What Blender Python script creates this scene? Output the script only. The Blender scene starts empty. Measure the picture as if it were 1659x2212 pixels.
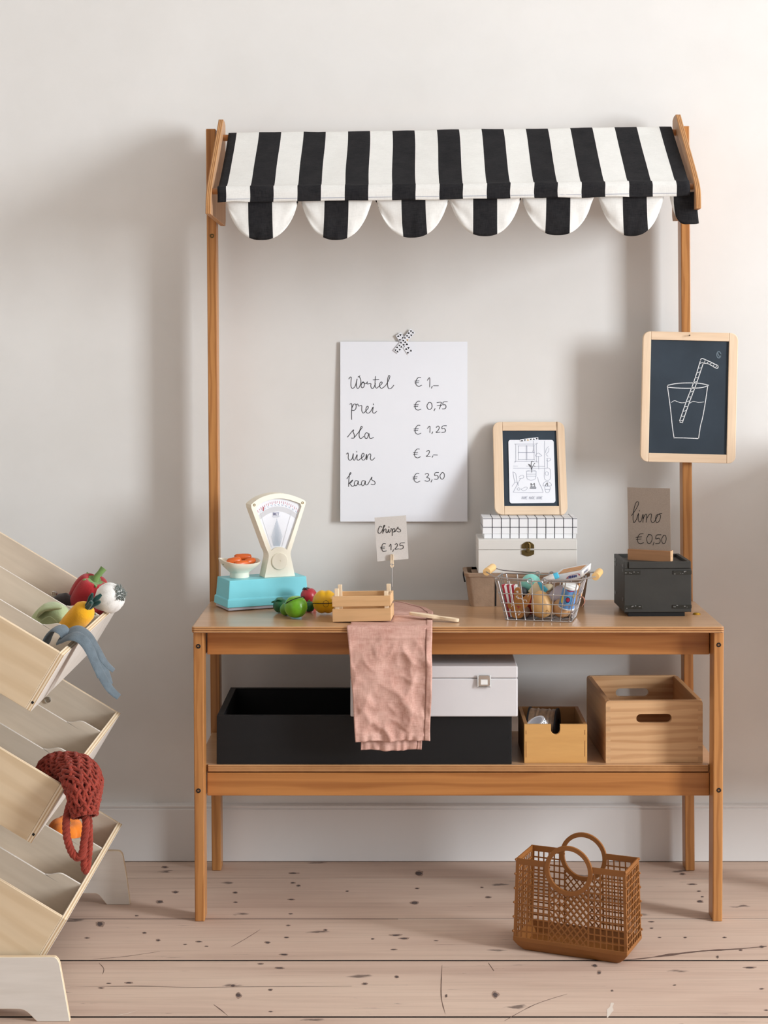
import bpy, bmesh, math, random
from math import sin, cos, pi, radians, sqrt
from mathutils import Vector, Matrix, noise
from mathutils.geometry import tessellate_polygon

random.seed(7)
SC = bpy.context.scene
COL = SC.collection

# ------------------------------------------------------------------ camera
F = 3680.0                 # focal length in pixels of the 1659 x 2212 frame
XV, YH = 860.0, 745.0      # principal point (level camera with shift)
HC = 1117.0 / 920.0        # camera height
CD = 4.0                   # camera to wall face
cam_d = bpy.data.cameras.new('camera')
cam = bpy.data.objects.new('camera', cam_d)
COL.objects.link(cam)
cam.location = (0, -CD, HC)
cam.rotation_euler = (radians(90), 0, 0)
cam_d.sensor_fit = 'VERTICAL'
cam_d.sensor_height = 36.0
cam_d.lens = 36.0 * F / 2212.0
cam_d.shift_x = -(XV - 829.5) / 2212.0
cam_d.shift_y = -(1106.0 - YH) / 2212.0
cam_d.clip_start = 0.1
SC.camera = cam

# ------------------------------------------------------------------ world, light, exposure
wd = bpy.data.worlds.new('world')
SC.world = wd
wd.use_nodes = True
bg = wd.node_tree.nodes['Background']
bg.inputs[0].default_value = (0.96, 0.98, 1.0, 1)
bg.inputs[1].default_value = 0.40
vs = SC.view_settings
vs.view_transform = 'Standard'
vs.look = 'None'
vs.gamma = 1.0
vs.exposure = -0.42
vs.use_curve_mapping = False

def area(name, loc, target, sx, sy, power, col):
    l = bpy.data.lights.new(name, 'AREA')
    l.shape = 'RECTANGLE'
    l.size, l.size_y = sx, sy
    l.energy = power
    l.color = col
    o = bpy.data.objects.new(name, l)
    COL.objects.link(o)
    o.location = loc
    d = Vector(target) - Vector(loc)
    o.rotation_euler = d.to_track_quat('-Z', 'Y').to_euler()
    return o
# daylight entering through the tall window in the right-hand wall
area('window_daylight', (6.2, -3.45, 2.2), (0.2, 0.0, 1.0), 1.2, 2.7, 660, (0.905, 0.957, 1.0))

# ------------------------------------------------------------------ helpers
def C(r, g, b, k=1.0):
    def f(v):
        v /= 255.0
        v = v / 12.92 if v <= 0.04045 else ((v + 0.055) / 1.055) ** 2.4
        return min(1.0, v * k)
    return (f(r), f(g), f(b), 1)

def P(px, py, d):
    """scene point seen at a photograph pixel at depth d from the camera"""
    return Vector(((px - XV) * d / F, d - CD, HC - (py - YH) * d / F))

def PX(px, d): return (px - XV) * d / F
def PZ(py, d): return HC - (py - YH) * d / F

def R(px, py, p0, n):
    """where the sight line of a pixel meets a plane"""
    o = Vector((0, -CD, HC))
    r = Vector(((px - XV) / F, 1, -(py - YH) / F))
    n = Vector(n)
    t = (Vector(p0) - o).dot(n) / r.dot(n)
    return o + r * t

def onz(px, py, z):
    return R(px, py, (0, 0, z), (0, 0, 1))

def frame(o, ex, ey, ez):
    m = Matrix.Identity(4)
    for i, a in enumerate((ex, ey, ez)):
        for j in range(3):
            m[j][i] = a[j]
    for j in range(3):
        m[j][3] = o[j]
    return m

def yawframe(o, deg):
    return Matrix.Translation(Vector(o)) @ Matrix.Rotation(radians(deg), 4, 'Z')

def axisframe(o, axis, roll=0):
    """local Z along axis"""
    q = Vector(axis).normalized().to_track_quat('Z', 'Y')
    return Matrix.Translation(Vector(o)) @ q.to_matrix().to_4x4() @ Matrix.Rotation(radians(roll), 4, 'Z')

def catmull(pts, n=6, closed=False):
    pts = [Vector(p) for p in pts]
    if len(pts) < 3:
        return pts
    out = []
    N = len(pts)
    rng = range(N) if closed else range(N - 1)
    for i in rng:
        if closed:
            a, b, c, d = pts[(i - 1) % N], pts[i], pts[(i + 1) % N], pts[(i + 2) % N]
        else:
            a, b, c, d = pts[max(i - 1, 0)], pts[i], pts[i + 1], pts[min(i + 2, N - 1)]
        for k in range(n):
            t = k / n
            out.append(0.5 * ((2 * b) + (c - a) * t + (2 * a - 5 * b + 4 * c - d) * t * t + (3 * b - a - 3 * c + d) * t ** 3))
    if not closed:
        out.append(pts[-1])
    return out

def rrect(x0, x1, y0, y1, r, n=5):
    out = []
    for cx, cy, a0 in ((x1 - r, y1 - r, 0), (x0 + r, y1 - r, 90), (x0 + r, y0 + r, 180), (x1 - r, y0 + r, 270)):
        for k in range(n + 1):
            a = radians(a0 + 90 * k / n)
            out.append((cx + r * cos(a), cy + r * sin(a)))
    return out

def stadium(cx, cz, w, h, n=8):
    r = h / 2
    o = []
    for k in range(n + 1):
        a = -pi / 2 + pi * k / n; o.append((cx + w / 2 - r + r * cos(a), cz + r * sin(a)))
    for k in range(n + 1):
        a = pi / 2 + pi * k / n; o.append((cx - w / 2 + r + r * cos(a), cz + r * sin(a)))
    return o

class B:
    """collects shapes for ONE mesh"""
    def __init__(self, M=None):
        self.v, self.f, self.m, self.M = [], [], [], M
    def add(self, verts, faces, mi=0, M=None):
        o = len(self.v)
        for p in verts:
            p = Vector(p)
            self.v.append(M @ p if M is not None else p)
        for k, fc in enumerate(faces):
            self.f.append([i + o for i in fc])
            self.m.append(mi[k] if isinstance(mi, (list, tuple)) else mi)
        return self
    def box(self, x0, x1, y0, y1, z0, z1, mi=0, edge=None, ax=None, M=None):
        v = [(x0, y0, z0), (x1, y0, z0), (x1, y1, z0), (x0, y1, z0), (x0, y0, z1), (x1, y0, z1), (x1, y1, z1), (x0, y1, z1)]
        f = [(0, 3, 2, 1), (4, 5, 6, 7), (0, 1, 5, 4), (2, 3, 7, 6), (1, 2, 6, 5), (3, 0, 4, 7)]
        m = mi
        if edge is not None:
            axes = 'zzyyxx'
            m = [mi if a == ax else edge for a in axes]
        return self.add(v, f, m, M)
    def hexa(self, bot, top, mi=0):
        """bot, top: four points each, same order"""
        v = list(bot) + list(top)
        return self.add(v, [(3, 2, 1, 0), (4, 5, 6, 7), (0, 1, 5, 4), (1, 2, 6, 5), (2, 3, 7, 6), (3, 0, 4, 7)], mi)
    def prism(self, loops, d0, d1, plane='xz', mi=0, edge=None, M=None):
        """loops: outer loop or [outer, hole, ...] of 2-D points, extruded along the third axis"""
        if not isinstance(loops[0][0], (tuple, list, Vector)):
            loops = [loops]
        def q(p, d):
            a, b = p[0], p[1]
            return {'xz': (a, d, b), 'xy': (a, b, d), 'yz': (d, a, b)}[plane]
        flat = [p for L in loops for p in L]
        n = len(flat)
        tr = tessellate_polygon([[Vector((p[0], p[1], 0)) for p in L] for L in loops])
        verts = [q(p, d0) for p in flat] + [q(p, d1) for p in flat]
        faces, ms = [], []
        e = mi if edge is None else edge
        if len(loops) == 1:
            faces += [list(range(n)), [i + n for i in range(n)][::-1]]
            ms += [mi, mi]
        else:
            for t in tr:
                faces += [list(t), [i + n for i in t][::-1]]
                ms += [mi, mi]
        o = 0
        for L in loops:
            k = len(L)
            for i in range(k):
                j = (i + 1) % k
                faces.append([o + i, o + j, n + o + j, n + o + i])
                ms.append(e)
            o += k
        return self.add(verts, faces, ms, M)
    def lathe(self, prof, seg=28, mi=0, M=None, mis=None, lobes=None):
        verts, faces, ms = [], [], []
        for r, z in prof:
            for k in range(seg):
                a = 2 * pi * k / seg
                rr = r if lobes is None else r * lobes(a, z)
                verts.append((rr * cos(a), rr * sin(a), z))
        for i in range(len(prof) - 1):
            for k in range(seg):
                k2 = (k + 1) % seg
                faces.append((i * seg + k, i * seg + k2, (i + 1) * seg + k2, (i + 1) * seg + k))
                ms.append(mis[i] if mis else mi)
        n = len(prof)
        if prof[0][0] > 1e-6:
            faces.append(tuple(range(seg))[::-1]); ms.append(mis[0] if mis else mi)
        if prof[-1][0] > 1e-6:
            faces.append(tuple((n - 1) * seg + k for k in range(seg))); ms.append(mis[-1] if mis else mi)
        return self.add(verts, faces, ms, M)
    def ball(self, c, r, seg=24, rings=14, mi=0, fn=None, M=None):
        if not isinstance(r, (tuple, list)):
            r = (r, r, r)
        verts, faces = [], []
        for i in range(rings + 1):
            ph = min(max(pi * i / rings, 1e-5), pi - 1e-5)
            for k in range(seg):
                a = 2 * pi * k / seg
                d = Vector((sin(ph) * cos(a), sin(ph) * sin(a), cos(ph)))
                s = fn(a, ph, d) if fn else 1.0
                if isinstance(s, Vector):
                    verts.append(s)
                else:
                    verts.append((c[0] + r[0] * d.x * s, c[1] + r[1] * d.y * s, c[2] + r[2] * d.z * s))
        for i in range(rings):
            for k in range(seg):
                k2 = (k + 1) % seg
                faces.append((i * seg + k, (i + 1) * seg + k, (i + 1) * seg + k2, i * seg + k2))
        return self.add(verts, faces, mi, M)
    def tube(self, pts, r, sides=8, closed=False, mi=0, M=None, cap=True, flat=None):
        """flat: (width direction, thickness ratio) gives a strap"""
        pts = [Vector(p) for p in pts]
        n = len(pts)
        rs = r if isinstance(r, (list, tuple)) else [r] * n
        verts, faces = [], []
        prev = None
        for i in range(n):
            if closed:
                t = pts[(i + 1) % n] - pts[(i - 1) % n]
            else:
                t = pts[min(i + 1, n - 1)] - pts[max(i - 1, 0)]
            if t.length < 1e-9:
                t = Vector((0, 0, 1))
            t.normalize()
            if flat is not None:
                wd_ = Vector(flat[0])
                a = (wd_ - t * wd_.dot(t))
                a = a.normalized() if a.length > 1e-6 else t.orthogonal().normalized()
            elif prev is None:
                a = t.orthogonal().normalized()
            else:
                a = prev - t * prev.dot(t)
                a = a.normalized() if a.length > 1e-6 else t.orthogonal().normalized()
            prev = a
            b = t.cross(a)
            for k in range(sides):
                an = 2 * pi * k / sides
                kk = 1.0 if flat is None else flat[1]
                verts.append(pts[i] + a * (rs[i] * cos(an)) + b * (rs[i] * kk * sin(an)))
        for i in range(n if closed else n - 1):
            j = (i + 1) % n
            for k in range(sides):
                k2 = (k + 1) % sides
                faces.append((i * sides + k, i * sides + k2, j * sides + k2, j * sides + k))
        if cap and not closed:
            faces.append(tuple(range(sides))[::-1])
            faces.append(tuple((n - 1) * sides + k for k in range(sides)))
        return self.add(verts, faces, mi, M)
    def grid(self, nu, nv, fn, mi=0):
        verts = [fn(i / nu, j / nv) for j in range(nv + 1) for i in range(nu + 1)]
        faces, ms = [], []
        for j in range(nv):
            for i in range(nu):
                a = j * (nu + 1) + i
                faces.append((a, a + 1, a + nu + 2, a + nu + 1))
                ms.append(mi(i, j) if callable(mi) else mi)
        return self.add(verts, faces, ms)
    def build(self, name, mats, parent=None, smooth=False, ang=40, bevel=0, seg=2, solid=0, label=None):
        me = bpy.data.meshes.new(name)
        if self.M is None:
            lo = Vector([min(p[i] for p in self.v) for i in range(3)])
            hi = Vector([max(p[i] for p in self.v) for i in range(3)])
            c = (lo + hi) / 2
            vs_ = [p - c for p in self.v]
            M = Matrix.Translation(c)
        else:
            vs_, M = self.v, self.M
        me.from_pydata([tuple(p) for p in vs_], [], self.f)
        if not isinstance(mats, (list, tuple)):
            mats = [mats]
        for m in mats:
            me.materials.append(m)
        for p, mi in zip(me.polygons, self.m):
            p.material_index = mi
        bm = bmesh.new(); bm.from_mesh(me)
        bmesh.ops.remove_doubles(bm, verts=bm.verts, dist=1e-6)
        bmesh.ops.recalc_face_normals(bm, faces=bm.faces)
        bm.to_mesh(me); bm.free()
        if smooth:
            for p in me.polygons:
                p.use_smooth = True
            me.set_sharp_from_angle(angle=radians(ang))
        o = bpy.data.objects.new(name, me)
        COL.objects.link(o)
        if parent is not None:
            o.parent = parent
            W = parent.matrix_basis.copy()
            pp = parent.parent
            while pp is not None:
                W = pp.matrix_basis @ W
                pp = pp.parent
            o.matrix_basis = W.inverted() @ M
        else:
            o.matrix_basis = M
        if solid:
            md = o.modifiers.new('solid', 'SOLIDIFY'); md.thickness = solid; md.offset = 0
        if bevel:
            md = o.modifiers.new('bevel', 'BEVEL'); md.width = bevel; md.segments = seg
            md.limit_method = 'ANGLE'; md.angle_limit = radians(40)
        if label:
            o['label'] = label
        return o

def tag(o, label, cat, group=None):
    o['label'] = label
    o['category'] = cat
    if group:
        o['group'] = group
    return o

def thing(name, loc, label, cat, group=None):
    o = bpy.data.objects.new(name, None)
    COL.objects.link(o)
    o.empty_display_size = 0.05
    o.matrix_basis = Matrix.Translation(Vector(loc))
    return tag(o, label, cat, group)

def struct(o):
    o['kind'] = 'structure'
    return o

def strokes(name, lines, mp, hw, mat, parent, n=5):
    """pen or chalk lines: flat ribbons drawn in the plane given by mp(x, y)"""
    b = B()
    for L in lines:
        pts = catmull([Vector((p[0], p[1], 0)) for p in L], n)
        k = len(pts)
        vs_ = []
        for i in range(k):
            t = pts[min(i + 1, k - 1)] - pts[max(i - 1, 0)]
            if t.length < 1e-9:
                t = Vector((1, 0, 0))
            t.normalize()
            nn = Vector((-t.y, t.x, 0)) * hw
            e = t * hw * (-1 if i == 0 else 1 if i == k - 1 else 0)
            vs_.append(mp(*(pts[i] + nn + e).xy)); vs_.append(mp(*(pts[i] - nn + e).xy))
        b.add(vs_, [(2 * i, 2 * i + 1, 2 * i + 3, 2 * i + 2) for i in range(k - 1)])
    return b.build(name, mat, parent)

# ------------------------------------------------------------------ materials
def mat_new(name):
    m = bpy.data.materials.new(name)
    m.use_nodes = True
    nt = m.node_tree
    bs = nt.nodes['Principled BSDF']
    return m, nt, bs

def nd(nt, t, **kw):
    n = nt.nodes.new(t)
    for k, v in kw.items():
        setattr(n, k, v)
    return n

def ramp(nt, fac, stops):
    r = nd(nt, 'ShaderNodeValToRGB')
    el = r.color_ramp.elements
    while len(el) < len(stops):
        el.new(0.5)
    for e, (p, c) in zip(el, stops):
        e.position = p; e.color = c
    nt.links.new(fac, r.inputs[0])
    return r.outputs[0]

def mix(nt, a, b, fac, mode='MIX'):
    m = nd(nt, 'ShaderNodeMix', data_type='RGBA', blend_type=mode)
    for s, v in ((m.inputs[6], a), (m.inputs[7], b), (m.inputs[0], fac)):
        if hasattr(v, 'is_linked') or hasattr(v, 'links'):
            nt.links.new(v, s)
        else:
            s.default_value = v
    return m.outputs[2]

def coords(nt, scale, rand=True, rot=(0, 0, 0)):
    tc = nd(nt, 'ShaderNodeTexCoord')
    mp = nd(nt, 'ShaderNodeMapping')
    mp.inputs['Scale'].default_value = scale
    mp.inputs['Rotation'].default_value = rot
    src = tc.outputs['Object']
    if rand:
        oi = nd(nt, 'ShaderNodeObjectInfo')
        mu = nd(nt, 'ShaderNodeMath', operation='MULTIPLY'); mu.inputs[1].default_value = 37.0
        nt.links.new(oi.outputs['Random'], mu.inputs[0])
        va = nd(nt, 'ShaderNodeVectorMath', operation='ADD')
        nt.links.new(src, va.inputs[0]); nt.links.new(mu.outputs[0], va.inputs[1])
        src = va.outputs[0]
    nt.links.new(src, mp.inputs[0])
    return mp.outputs[0]

def noise_tex(nt, vec, scale, detail=3, rough=0.55, dist=0.0):
    n = nd(nt, 'ShaderNodeTexNoise')
    n.inputs['Scale'].default_value = scale
    n.inputs['Detail'].default_value = detail
    n.inputs['Roughness'].default_value = rough
    n.inputs['Distortion'].default_value = dist
    nt.links.new(vec, n.inputs['Vector'])
    return n.outputs[0]

def bump(nt, bs, h, strength, dist=0.002):
    b = nd(nt, 'ShaderNodeBump')
    b.inputs['Strength'].default_value = strength
    b.inputs['Distance'].default_value = dist
    nt.links.new(h, b.inputs['Height'])
    nt.links.new(b.outputs[0], bs.inputs['Normal'])

def plain(name, col, rough=0.6, spec=0.4, metal=0.0, var=0.0, vscale=30, bmp=0.0, bscale=200, sheen=0.0, coat=0.0):
    m, nt, bs = mat_new(name)
    bs.inputs['Base Color'].default_value = col
    bs.inputs['Roughness'].default_value = rough
    bs.inputs['Specular IOR Level'].default_value = spec
    bs.inputs['Metallic'].default_value = metal
    bs.inputs['Coat Weight'].default_value = coat
    if sheen:
        bs.inputs['Sheen Weight'].default_value = sheen
        bs.inputs['Sheen Roughness'].default_value = 0.6
    if var or bmp:
        v = coords(nt, (1, 1, 1))
        if var:
            nz = noise_tex(nt, v, vscale, 4)
            lo = tuple(c * (1 - var) for c in col[:3]) + (1,)
            hi = tuple(min(1, c * (1 + var)) for c in col[:3]) + (1,)
            nt.links.new(ramp(nt, nz, [(0.25, lo), (0.75, hi)]), bs.inputs['Base Color'])
        if bmp:
            bump(nt, bs, noise_tex(nt, v, bscale, 3), bmp, 0.001)
    return m

def wood(name, base, dark, axis='x', fine=45, long=1.6, rough=0.5, contrast=0.6, coat=0.0, wave=0.0, bmp=0.12, spec=0.35):
    """grain runs along the given local axis"""
    m, nt, bs = mat_new(name)
    ai = 'xyz'.index(axis)
    s = [fine, fine, fine]; s[ai] = long
    v = coords(nt, tuple(s))
    n1 = noise_tex(nt, v, 1.0, 4, 0.62, 0.4)
    s2 = [fine * 5, fine * 5, fine * 5]; s2[ai] = long * 6
    v2 = coords(nt, tuple(s2))
    n2 = noise_tex(nt, v2, 1.0, 2)
    s3 = [fine * .22, fine * .22, fine * .22]; s3[ai] = long * .7
    n3 = noise_tex(nt, coords(nt, tuple(s3)), 1.0, 3, 0.5, 0.8)
    c = ramp(nt, n1, [(0.5 - 0.28 / max(contrast, .2), dark), (0.62, base)])
    lt = tuple(min(1, x * 1.12) for x in base[:3]) + (1,)
    c = mix(nt, c, ramp(nt, n3, [(0.35, dark), (0.65, lt)]), 0.30 if contrast > 0.65 else 0.18)
    c = mix(nt, c, ramp(nt, n2, [(0.3, (0.72, 0.7, 0.68, 1)), (0.6, (1, 1, 1, 1))]), 0.30 * contrast + 0.05, 'MULTIPLY')
    if wave:
        w = nd(nt, 'ShaderNodeTexWave', wave_type='RINGS', rings_direction=axis.upper())
        s4 = [1, 1, 1]; s4[ai] = 0.12
        nt.links.new(coords(nt, tuple(s4)), w.inputs['Vector'])
        w.inputs['Scale'].default_value = wave
        w.inputs['Distortion'].default_value = 5.0
        w.inputs['Detail'].default_value = 2.0
        w.inputs['Detail Scale'].default_value = 1.6
        c = mix(nt, c, ramp(nt, w.outputs[0], [(0.1, dark), (0.6, base)]), 0.38)
    nt.links.new(c, bs.inputs['Base Color'])
    bs.inputs['Roughness'].default_value = rough
    bs.inputs['Specular IOR Level'].default_value = spec
    bs.inputs['Coat Weight'].default_value = coat
    bs.inputs['Coat Roughness'].default_value = 0.18
    if bmp:
        bump(nt, bs, n1, bmp, 0.0006)
    return m

def ply(name, a, b, axis='z', period=0.0042, rough=0.6):
    """laminated edge: bands across the thickness"""
    m, nt, bs = mat_new(name)
    tc = nd(nt, 'ShaderNodeTexCoord')
    sp = nd(nt, 'ShaderNodeSeparateXYZ')
    nt.links.new(tc.outputs['Object'], sp.inputs[0])
    mu = nd(nt, 'ShaderNodeMath', operation='MULTIPLY'); mu.inputs[1].default_value = 2 * pi / period
    nt.links.new(sp.outputs['XYZ'.index(axis.upper())], mu.inputs[0])
    si = nd(nt, 'ShaderNodeMath', operation='SINE'); nt.links.new(mu.outputs[0], si.inputs[0])
    nz = noise_tex(nt, coords(nt, (40, 40, 40)), 1.0, 3)
    ad = nd(nt, 'ShaderNodeMath', operation='MULTIPLY_ADD')
    nt.links.new(nz, ad.inputs[0]); ad.inputs[1].default_value = 1.2
    nt.links.new(si.outputs[0], ad.inputs[2])
    nt.links.new(ramp(nt, ad.outputs[0], [(0.15, b), (0.75, a)]), bs.inputs['Base Color'])
    bs.inputs['Roughness'].default_value = rough
    bs.inputs['Specular IOR Level'].default_value = 0.3
    return m

def cloth_mat(name, col, dark, scale=900, bmp=0.35, rough=0.9, mott=0.12):
    m, nt, bs = mat_new(name)
    v1 = coords(nt, (scale, scale, scale * .12)); v2 = coords(nt, (scale * .12, scale, scale))
    a = noise_tex(nt, v1, 1.0, 2); b = noise_tex(nt, v2, 1.0, 2)
    ad = nd(nt, 'ShaderNodeMath', operation='ADD'); nt.links.new(a, ad.inputs[0]); nt.links.new(b, ad.inputs[1])
    hf = nd(nt, 'ShaderNodeMath', operation='MULTIPLY'); nt.links.new(ad.outputs[0], hf.inputs[0]); hf.inputs[1].default_value = 0.5
    c = ramp(nt, hf.outputs[0], [(0.36, dark), (0.62, col)])
    n3 = noise_tex(nt, coords(nt, (28, 28, 28)), 1.0, 4)
    c = mix(nt, c, ramp(nt, n3, [(0.3, dark), (0.65, col)]), mott * 3)
    nt.links.new(c, bs.inputs['Base Color'])
    bs.inputs['Roughness'].default_value = rough
    bs.inputs['Specular IOR Level'].default_value = 0.15
    bump(nt, bs, hf.outputs[0], bmp, 0.0005)
    return m

def felt(name, col, var=0.14):
    return plain(name, col, 0.95, 0.1, var=var, vscale=60, bmp=0.6, bscale=420, sheen=0.25)

M = {}
M['pine'] = wood('orange_pine', C(190, 128, 70), C(142, 82, 36), 'x', 60, 1.1, 0.42, 0.95, 0.2, wave=14)
M['pine_z'] = wood('orange_pine_upright', C(196, 138, 80), C(146, 90, 44), 'z', 75, 1.0, 0.42, 1.0, 0.2, wave=30)
M['pine_top'] = wood('varnished_table_veneer', C(200, 160, 122), C(172, 126, 88), 'x', 26, 1.2, 0.32, 0.6, 0.35)
M['pine_edge'] = ply('table_ply_edge', C(196, 146, 98), C(140, 92, 52), 'z', 0.0046)
M['bracket'] = wood('bracket_ply_face', C(186, 146, 112), C(150, 108, 72), 'z', 40, 2, 0.5, 0.5)
M['bracket_edge'] = ply('bracket_ply_edge', C(200, 150, 100), C(150, 100, 56), 'x', 0.0036)
M['birch'] = wood('birch_ply_face', C(226, 204, 172), C(209, 182, 145), 'x', 14, 1.6, 0.5, 0.6, 0.0, wave=12)
M['birch_in'] = wood('birch_ply_inner_face', C(222, 208, 190), C(202, 184, 164), 'x', 18, 1.6, 0.55, 0.45)
M['birch_pale'] = wood('pale_birch_face', C(226, 219, 211), C(206, 196, 184), 'x', 20, 2.0, 0.55, 0.4)
for a in 'xyz':
    M['birch_edge_' + a] = ply('birch_ply_edge_' + a, C(238, 222, 196), C(206, 174, 134), a, 0.0052)
M['slate_frame'] = wood('pale_spruce_frame', C(240, 216, 188), C(216, 178, 140), 'x', 60, 2.5, 0.55, 0.55)
M['slate_frame_z'] = wood('pale_spruce_frame_upright', C(240, 216, 188), C(216, 178, 140), 'z', 60, 2.5, 0.55, 0.55)
M['slate'] = plain('slate_blackboard', C(50, 60, 70), 0.75, 0.3, var=0.22, vscale=9)
M['chalk'] = plain('white_chalk', C(222, 224, 226), 0.9, 0.1, var=0.25, vscale=300)
M['chalk_faint'] = plain('faint_chalk', C(110, 124, 134), 0.9, 0.1)
M['paper'] = plain('white_paper', C(238, 240, 246), 0.8, 0.2, var=0.012, vscale=5)
M['ink'] = plain('grey_ink', C(58, 58, 62), 0.7, 0.2)
M['ink_dark'] = plain('black_ink', C(30, 30, 32), 0.7, 0.2)
M['ink_pale'] = plain('pale_printed_line', C(166, 170, 186), 0.8, 0.1)
M['black'] = plain('black', C(22, 22, 24), 0.6, 0.3)
M['grey_card'] = plain('grey_cardboard', C(206, 201, 196), 0.9, 0.1, var=0.06, vscale=500)
M['kraft_card'] = plain('greyboard', C(166, 152, 140), 0.9, 0.1, var=0.09, vscale=500)
M['gold'] = plain('gold_print', C(200, 160, 70), 0.5, 0.4)
M['canvas_w'] = cloth_mat('white_canvas', C(240, 239, 235), C(226, 225, 221), 700, 0.15, mott=0.1)
M['canvas_b'] = cloth_mat('black_canvas', C(46, 45, 46), C(24, 24, 28), 600, 0.2)
M['linen'] = cloth_mat('pink_linen', C(220, 180, 166), C(188, 140, 126), 420, 0.3, mott=0.16)
M['steel'] = plain('steel_wire', C(186, 186, 188), 0.32, 0.5, 1.0)
M['chrome'] = plain('chrome', C(206, 204, 200), 0.25, 0.5, 1.0)
M['brass'] = plain('aged_brass', C(120, 100, 62), 0.42, 0.5, 0.9, var=0.3, vscale=90)
M['bolt'] = plain('black_bolt', C(34, 36, 40), 0.45, 0.5, 0.5)
M['cream'] = plain('cream_plastic', C(246, 240, 222), 0.42, 0.45)
M['turq'] = plain('turquoise_plastic', C(122, 208, 220), 0.36, 0.5, var=0.03, vscale=20)
M['alu'] = plain('grey_plastic_plate', C(188, 186, 194), 0.4, 0.5)
M['beech'] = wood('beech', C(222, 180, 132), C(196, 146, 96), 'x', 50, 3.0, 0.55, 0.5)
M['beech_z'] = wood('beech_upright', C(228, 190, 146), C(200, 152, 104), 'z', 50, 3.0, 0.55, 0.5)
M['beech_pale'] = plain('pale_beech', C(238, 214, 182), 0.6, 0.3, var=0.06, vscale=60)
M['blackbox'] = plain('worn_black_paint', C(54, 53, 50), 0.55, 0.35, var=0.16, vscale=14, bmp=0.15, bscale=120)
M['raven'] = wood('black_stained_wood', C(17, 17, 19), C(10, 10, 11), 'x', 40, 1.5, 0.6, 0.5)
M['whitebox'] = plain('off_white_painted_box', C(222, 218, 212), 0.6, 0.3, var=0.02, vscale=16, bmp=0.1, bscale=90)
M['greybox'] = plain('pale_grey_case', C(220, 217, 218), 0.6, 0.3, var=0.02, vscale=20, bmp=0.12, bscale=70)
M['whitegrid'] = plain('white_paper_box', C(240, 240, 242), 0.6, 0.3)
M['line'] = plain('printed_black_line', C(52, 52, 60), 0.6, 0.2)
M['pulp'] = plain('brown_pulp', C(164, 138, 116), 0.85, 0.2, var=0.12, vscale=60, bmp=0.5, bscale=240)
M['drawer'] = wood('honey_birch', C(214, 164, 100), C(186, 132, 72), 'x', 16, 2.0, 0.5, 0.4)
M['drawer_in'] = wood('honey_birch_inner', C(170, 122, 74), C(140, 96, 54), 'x', 16, 2.0, 0.55, 0.4)
M['crate_pine'] = wood('clear_pine', C(216, 174, 130), C(176, 128, 84), 'x', 34, 0.7, 0.5, 0.9, wave=26)
M['crate_pine_y'] = wood('clear_pine_side', C(200, 152, 106), C(168, 118, 74), 'y', 34, 0.7, 0.5, 0.8)
M['bag'] = plain('caramel_plastic', C(142, 90, 42), 0.45, 0.4, var=0.04, vscale=30)
M['brown_tape'] = plain('brown_tape_windings', C(132, 106, 84), 0.35, 0.5, var=0.35, vscale=120)
M['white_pl'] = plain('white_plastic', C(240, 240, 238), 0.4, 0.4)
M['red_pepper'] = felt('red_felt', C(168, 38, 44))
M['leaf_felt'] = felt('green_felt', C(116, 148, 84))
M['garlic'] = felt('white_felt', C(236, 234, 230), 0.03)
M['yarn'] = felt('grey_yarn', C(132, 138, 134))
M['carrot_felt'] = felt('yellow_felt', C(238, 172, 28), 0.08)
M['dark_leaf'] = felt('dark_green_felt', C(18, 62, 56))
M['sage'] = felt('sage_felt', C(172, 184, 142), 0.07)
M['aubergine'] = felt('black_felt', C(44, 36, 34))
M['leek'] = felt('blue_grey_felt', C(94, 106, 114), 0.25)
M['leaf_olive'] = felt('olive_felt', C(86, 96, 60))
M['pumpkin'] = felt('orange_felt', C(242, 134, 44), 0.1)
M['knit'] = plain('rust_red_yarn', C(142, 54, 40), 0.85, 0.2, var=0.3, vscale=70, sheen=0.1)
M['apple'] = plain('green_apple_paint', C(104, 164, 32), 0.25, 0.5, var=0.1, vscale=120)
M['lime'] = plain('green_lime_paint', C(86, 138, 34), 0.3, 0.5, var=0.1, vscale=90)
M['dgreen'] = plain('dark_green_paint', C(20, 92, 52), 0.35, 0.5, var=0.15, vscale=60)
M['redfruit'] = plain('red_fruit_paint', C(176, 44, 56), 0.35, 0.5, var=0.1, vscale=60)
M['ypepper'] = plain('yellow_pepper_paint', C(226, 172, 14), 0.3, 0.5, var=0.08, vscale=50)
M['carrot'] = plain('orange_carrot_paint', C(212, 98, 34), 0.35, 0.5, var=0.12, vscale=60)
M['egg'] = plain('natural_wood_egg', C(222, 176, 116), 0.4, 0.4, var=0.07, vscale=24)
M['onion'] = wood('natural_wood_onion', C(222, 176, 128), C(204, 152, 104), 'z', 30, 8, 0.4, 0.4)
M['taupe'] = plain('taupe_paint', C(166, 138, 118), 0.45, 0.4, var=0.06, vscale=60)
M['mint'] = plain('mint_paint', C(138, 212, 200), 0.35, 0.4)
M['tomato'] = plain('tomato_paint', C(184, 52, 30), 0.35, 0.4)
M['charcoal'] = plain('charcoal_paint', C(62, 64, 68), 0.5, 0.4)
M['cookie'] = plain('gingerbread_brown', C(172, 116, 58), 0.5, 0.35, var=0.08, vscale=60)
M['red'] = plain('red_print', C(170, 46, 62), 0.5, 0.4)
M['cheese'] = plain('cream_cheese', C(232, 214, 178), 0.5, 0.4)
M['sky'] = plain('light_blue_print', C(84, 190, 222), 0.5, 0.4)
M['cup_blue'] = plain('blue_cup_print', C(104, 150, 204), 0.4, 0.4, var=0.12, vscale=90)
M['navy'] = plain('navy_print', C(48, 58, 120), 0.5, 0.4)
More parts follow.
